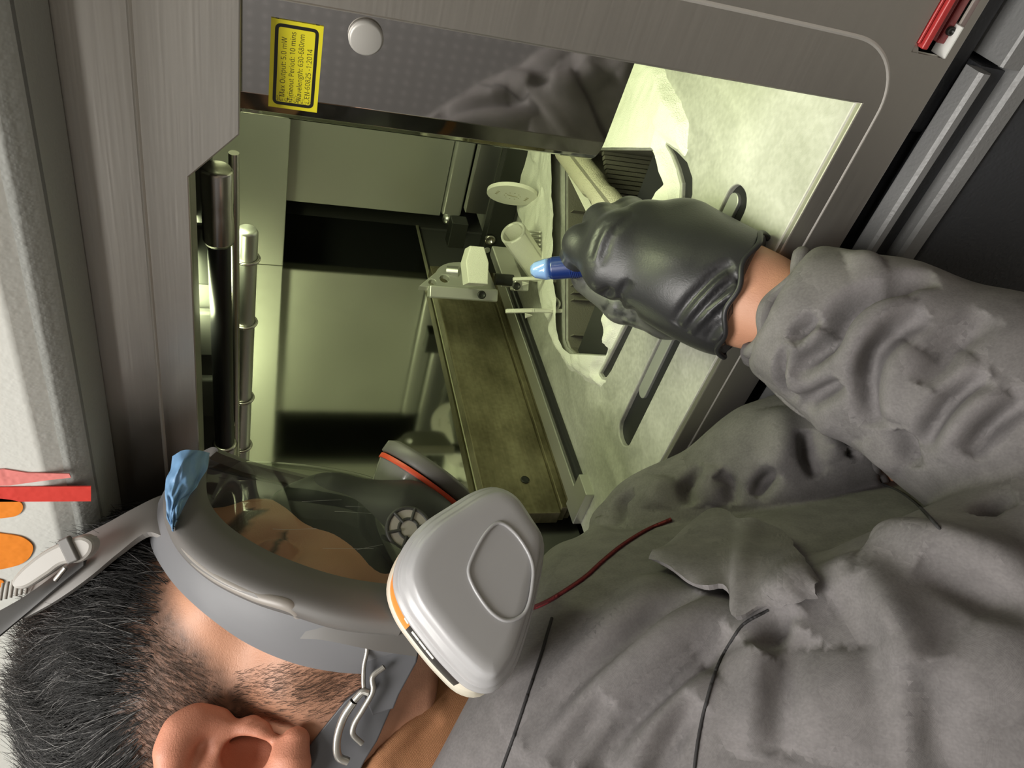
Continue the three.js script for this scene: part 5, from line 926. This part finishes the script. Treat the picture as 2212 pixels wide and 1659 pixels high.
  const body = part('filter_body', ringLoft([[0.004, -0.036], [-0.0012, -0.0355], [-0.0016, -0.034], [-0.0016, -0.0335], [0.0006, -0.033], [0.0006, -0.0150]], true, true), S({ color: lin(0.62, 0.58, 0.48), roughness: 0.5 }), filter, 'cream filter body rim');
  // label band round the body: orange above, black below with small white print
  const band = (i0, i1, name, mat, label, off = 0.0004) => { const a = inset(0.0006 - off), grid2 = []; for (let k = i0; k <= i1; k++) { const p = a[((k % NN) + NN) % NN], row = []; for (const h of [-0.0325, -0.0160]) row.push(cO.clone().addScaledVector(cxv, p.x).addScaledVector(cyv, p.y).addScaledVector(cn, h)); grid2.push(row); } return part(name, sheet(grid2, 0.0003), mat, body, label); };
  const find = (px, py) => { const q = onC(px, py, -0.028); let b = 0, bd = 1e9; raw.forEach((p, i) => { const d = (p.x - q[0]) ** 2 + (p.y - q[1]) ** 2; if (d < bd) { bd = d; b = i; } }); return b; };
  const iA = find(860, 1165), iB = find(872, 1370), iC = find(985, 1475); const lo = Math.min(iA, iB), hi = Math.max(iA, iB);
  band(lo, hi, 'orange_band', S({ color: lin(0.78, 0.24, 0.03), roughness: 0.5 }), 'orange label band'); band(Math.min(iB, iC), Math.max(iB, iC), 'black_band', S({ color: lin(0.014, 0.014, 0.014), roughness: 0.5 }), 'black label band');
  const wp = S({ color: lin(0.75, 0.74, 0.68), roughness: 0.6 }), bi = (i) => { const a = inset(-0.0002), p = a[((i % NN) + NN) % NN], q = a[((i + 1) % NN + NN) % NN]; return [p, q]; };
  const print = (i, h0, h1, len) => { const [p, q] = bi(i), t = V(0, 0, 0).addScaledVector(cxv, q.x - p.x).addScaledVector(cyv, q.y - p.y).normalize(), c = cO.clone().addScaledVector(cxv, p.x).addScaledVector(cyv, p.y).addScaledVector(cn, (h0 + h1) / 2); return basisGeo(new RoundedBoxGeometry(len, Math.abs(h1 - h0), 0.0006, 2, 0.0003), c, t, cn, t.clone().cross(cn)); };
  const st = Math.sign(iC - iB) || 1; part('band_print', [print(iB + st * 2, -0.0255, -0.0225, 0.0050), print(iB + st * 4, -0.0255, -0.0225, 0.0050), print(iB + st * 6, -0.0255, -0.0225, 0.0050), print(iB - st * 1, -0.0220, -0.0200, 0.003)], wp, body, 'small white print');
  // embossed window outline on the face
  const win = [[1078, 1130], [1110, 1150], [1148, 1212], [1150, 1260], [1132, 1325], [1095, 1341], [1065, 1326], [1024, 1270], [1012, 1235], [1020, 1205], [1055, 1145]].map(p => { const q = onC(...p); return cO.clone().addScaledVector(cxv, q[0]).addScaledVector(cyv, q[1]).addScaledVector(cn, 0.0004); });
  part('embossed_outline', tube(win, 0.0009, 120, 8, true), milky, filter, 'embossed outline');
  // ---- far filter, seen past the visor
  const fo = at(905, 1062, 0.512), fn = at(870, 1100, 0.49).sub(at(930, 1030, 0.53)).normalize(), farAx = BX.clone().multiplyScalar(0.55).addScaledVector(BY, -0.80).addScaledVector(BZ, 0.25).normalize(); void fn;
  const fa = at(862, 1110, 0.485), fb = fa.clone().addScaledVector(farAx, 0.030);
  const far = part('far_filter', lathe([[0, 0], [0.020, 0], [0.026, 0.25], [0.0295, 0.6], [0.031, 0.78]], fa, fb, 36), PH({ color: lin(0.5, 0.5, 0.48), roughness: 0.12, transmission: 0.6, thickness: 0 }), o, 'clear cup of the far filter');
  part('far_filter_rim', lathe([[0.0, 0.86], [0.029, 0.86], [0.0325, 0.9], [0.0325, 1.12], [0.029, 1.2], [0, 1.2]], fa, fb, 40), gGrey, far, 'grey rim'); part('far_filter_gasket', lathe([[0.0305, 0.74], [0.0316, 0.74], [0.0316, 0.84], [0.0305, 0.84]], fa, fb, 40), S({ color: lin(0.62, 0.07, 0.025), roughness: 0.5 }), far, 'orange gasket ring'); void fo;
  // ---- harness
  const ribbon = (U, L, th, bulge = 0.003) => { const a = curveThrough(pc(U), 40), b = curveThrough(pc(L), 40); return sheet(a.map((p, i) => { const row = []; for (let j = 0; j < 12; j++) { const t = j / 11; row.push(p.clone().lerp(b[i], t).addScaledVector(AX_F, -bulge * 4 * t * (1 - t))); } return row; }), th); };
  const strapM = S({ color: lin(0.25, 0.24, 0.23), roughness: 0.5 });
  const strap = part('head_strap', ribbon([[398, 1056, 0.436], [340, 1073, 0.424], [285, 1100, 0.416], [225, 1133, 0.411], [150, 1170, 0.408], [85, 1212, 0.408]], [[356, 1160, 0.396], [318, 1150, 0.398], [255, 1195, 0.393], [195, 1245, 0.389], [125, 1295, 0.388], [52, 1336, 0.390]], 0.004, 0.004), strapM, o, 'light grey moulded head strap');
  part('webbing', ribbon([[188, 1190, 0.392], [120, 1240, 0.390], [50, 1290, 0.391], [-60, 1350, 0.398]], [[180, 1222, 0.387], [130, 1262, 0.385], [60, 1322, 0.386], [-60, 1420, 0.390]], 0.002, 0.001), S({ color: lin(0.030, 0.029, 0.028), roughness: 0.55 }), strap, 'black elastic webbing');
  const bk = [[42, 1248], [95, 1195], [150, 1165], [192, 1153], [214, 1166], [212, 1188], [190, 1208], [150, 1214], [118, 1236], [66, 1266], [46, 1262]], bO = at(130, 1210, 0.386), bX = BX.clone(), bY = BY.clone();
  const bks = new THREE.CatmullRomCurve3(bk.map(p => V(p[0], p[1], 0)), true, 'centripetal').getPoints(70).slice(0, 70).map(p => [p.x, p.y]);
  const bw = bks.map(([x, y]) => { const p = at(x, y, 0.386).sub(bO); return [p.dot(bX), -p.dot(bY)]; });
  const buckle = part('buckle', prism(bw, bO, bX, bY.clone().negate(), 0.005, 0.0018), S({ color: lin(0.36, 0.345, 0.32), roughness: 0.42 }), o, 'grey moulded buckle with a metal pin');
  part('buckle_bar', basisGeo(new RoundedBoxGeometry(0.006, 0.013, 0.004, 2, 0.001), at(150, 1188, 0.379), bX.clone().multiplyScalar(0.9).addScaledVector(bY, -0.43).normalize(), bY.clone().multiplyScalar(-0.9).addScaledVector(bX, -0.43).normalize(), AX_F.clone().negate()), gGrey, buckle);
  part('buckle_pin', rod(at(120, 1253, 0.376), at(142, 1226, 0.376), 0.0013, 0.0013, 12), M.chrome, buckle, 'bright metal pin');
  part('ridged_webbing', [0, 1, 2, 3, 4, 5, 6].map(i => rod(at(-10 + i * 11, 1300 - i * 3, 0.392), at(-4 + i * 11, 1262 - i * 3, 0.394), 0.0008, 0.0008, 6)), gRidge, strap);
  // lower strap with its buckle under the ear
  const flatPart = (pts, d, th, mat, name, par, label) => { const O2 = at(pts[0][0], pts[0][1], d), e1 = BX.clone(), e2 = BY.clone().negate(); return part(name, prism(pts.map(([x, y]) => { const p = at(x, y, d).sub(O2); return [p.dot(e1), p.dot(e2)]; }), O2.addScaledVector(AX_F, th), e1, e2, th, 0.0006), mat, par, label); };
  const lower = flatPart([[778, 1362], [800, 1355], [905, 1395], [900, 1430], [862, 1500], [850, 1530], [805, 1545], [785, 1500], [783, 1430], [790, 1390]], 0.372, 0.004, gDark, 'jaw_strap', o, 'dark grey jaw strap');
  flatPart([[632, 1659], [700, 1570], [745, 1515], [775, 1490], [800, 1510], [845, 1530], [815, 1600], [790, 1640], [770, 1680], [640, 1760]], 0.380, 0.003, gDark, 'neck_webbing', lower, 'dark grey neck strap');
  const silver = S({ color: lin(0.42, 0.41, 0.38), roughness: 0.28, metalness: 0.7 });
  part('strap_buckle', [tube(pc([[786, 1372, 0.368], [793, 1400, 0.367], [786, 1440, 0.367], [786, 1485, 0.367], [790, 1497, 0.366]]), 0.0011, 30, 8), tube(pc([[830, 1440, 0.367], [805, 1462, 0.366], [806, 1490, 0.365], [785, 1530, 0.365], [765, 1565, 0.365], [762, 1585, 0.365], [782, 1606, 0.367]]), 0.0014, 40, 8), tube(pc([[798, 1497, 0.365], [785, 1494, 0.365], [766, 1512, 0.365]]), 0.0017, 20, 8), tube(pc([[764, 1515, 0.365], [742, 1550, 0.366], [728, 1600, 0.367], [732, 1635, 0.368], [752, 1645, 0.369]]), 0.0020, 40, 8)], silver, lower, 'bright strap buckle edges');
  // ---- blue tape scrap wrapped over the top of the frame
  const tu = [[372, 988], [364, 1030], [360, 1075], [362, 1110], [372, 1145]], tm = [[402, 972], [400, 1020], [395, 1060], [385, 1085], [374, 1142]], tl = [[452, 982], [440, 1020], [428, 1050], [408, 1075], [376, 1140]];
  const rowsT = []; for (let i = 0; i < 40; i++) { const t = i / 39, get = c => { const k = curveThrough(c.map(([x, y]) => V(x, y, 0)), 40)[i]; return k; }, a = get(tu), b = get(tm), c = get(tl), row = []; for (let j = 0; j < 24; j++) { const s = j / 23, k = curveThrough([a, b, c], 24)[j], ns = 0.0035 * fbm(t * 5, s * 6, 4, 3) + 0.002 * Math.abs(noise3(t * 3, s * 9, 8)); row.push(at(k.x + 5 * noise3(t * 6, s * 4, 1), k.y + 5 * noise3(t * 6, s * 4, 5), 0.400 - 0.022 * t + 0.018 * s * s * (1 - t) - 0.003 * Math.sin(s * Math.PI) + ns)); } rowsT.push(row); }
  part('blue_tape', sheet(rowsT, 0.0006), PH({ color: lin(0.20, 0.38, 0.62), roughness: 0.35, transmission: 0.15, thickness: 0 }), o, 'crumpled pale blue tape scrap');
}

scene.updateMatrixWorld(true);
scene.traverse(o => { if (o.userData && o.userData.base) delete o.userData.base; });
renderer.render(scene, camera);
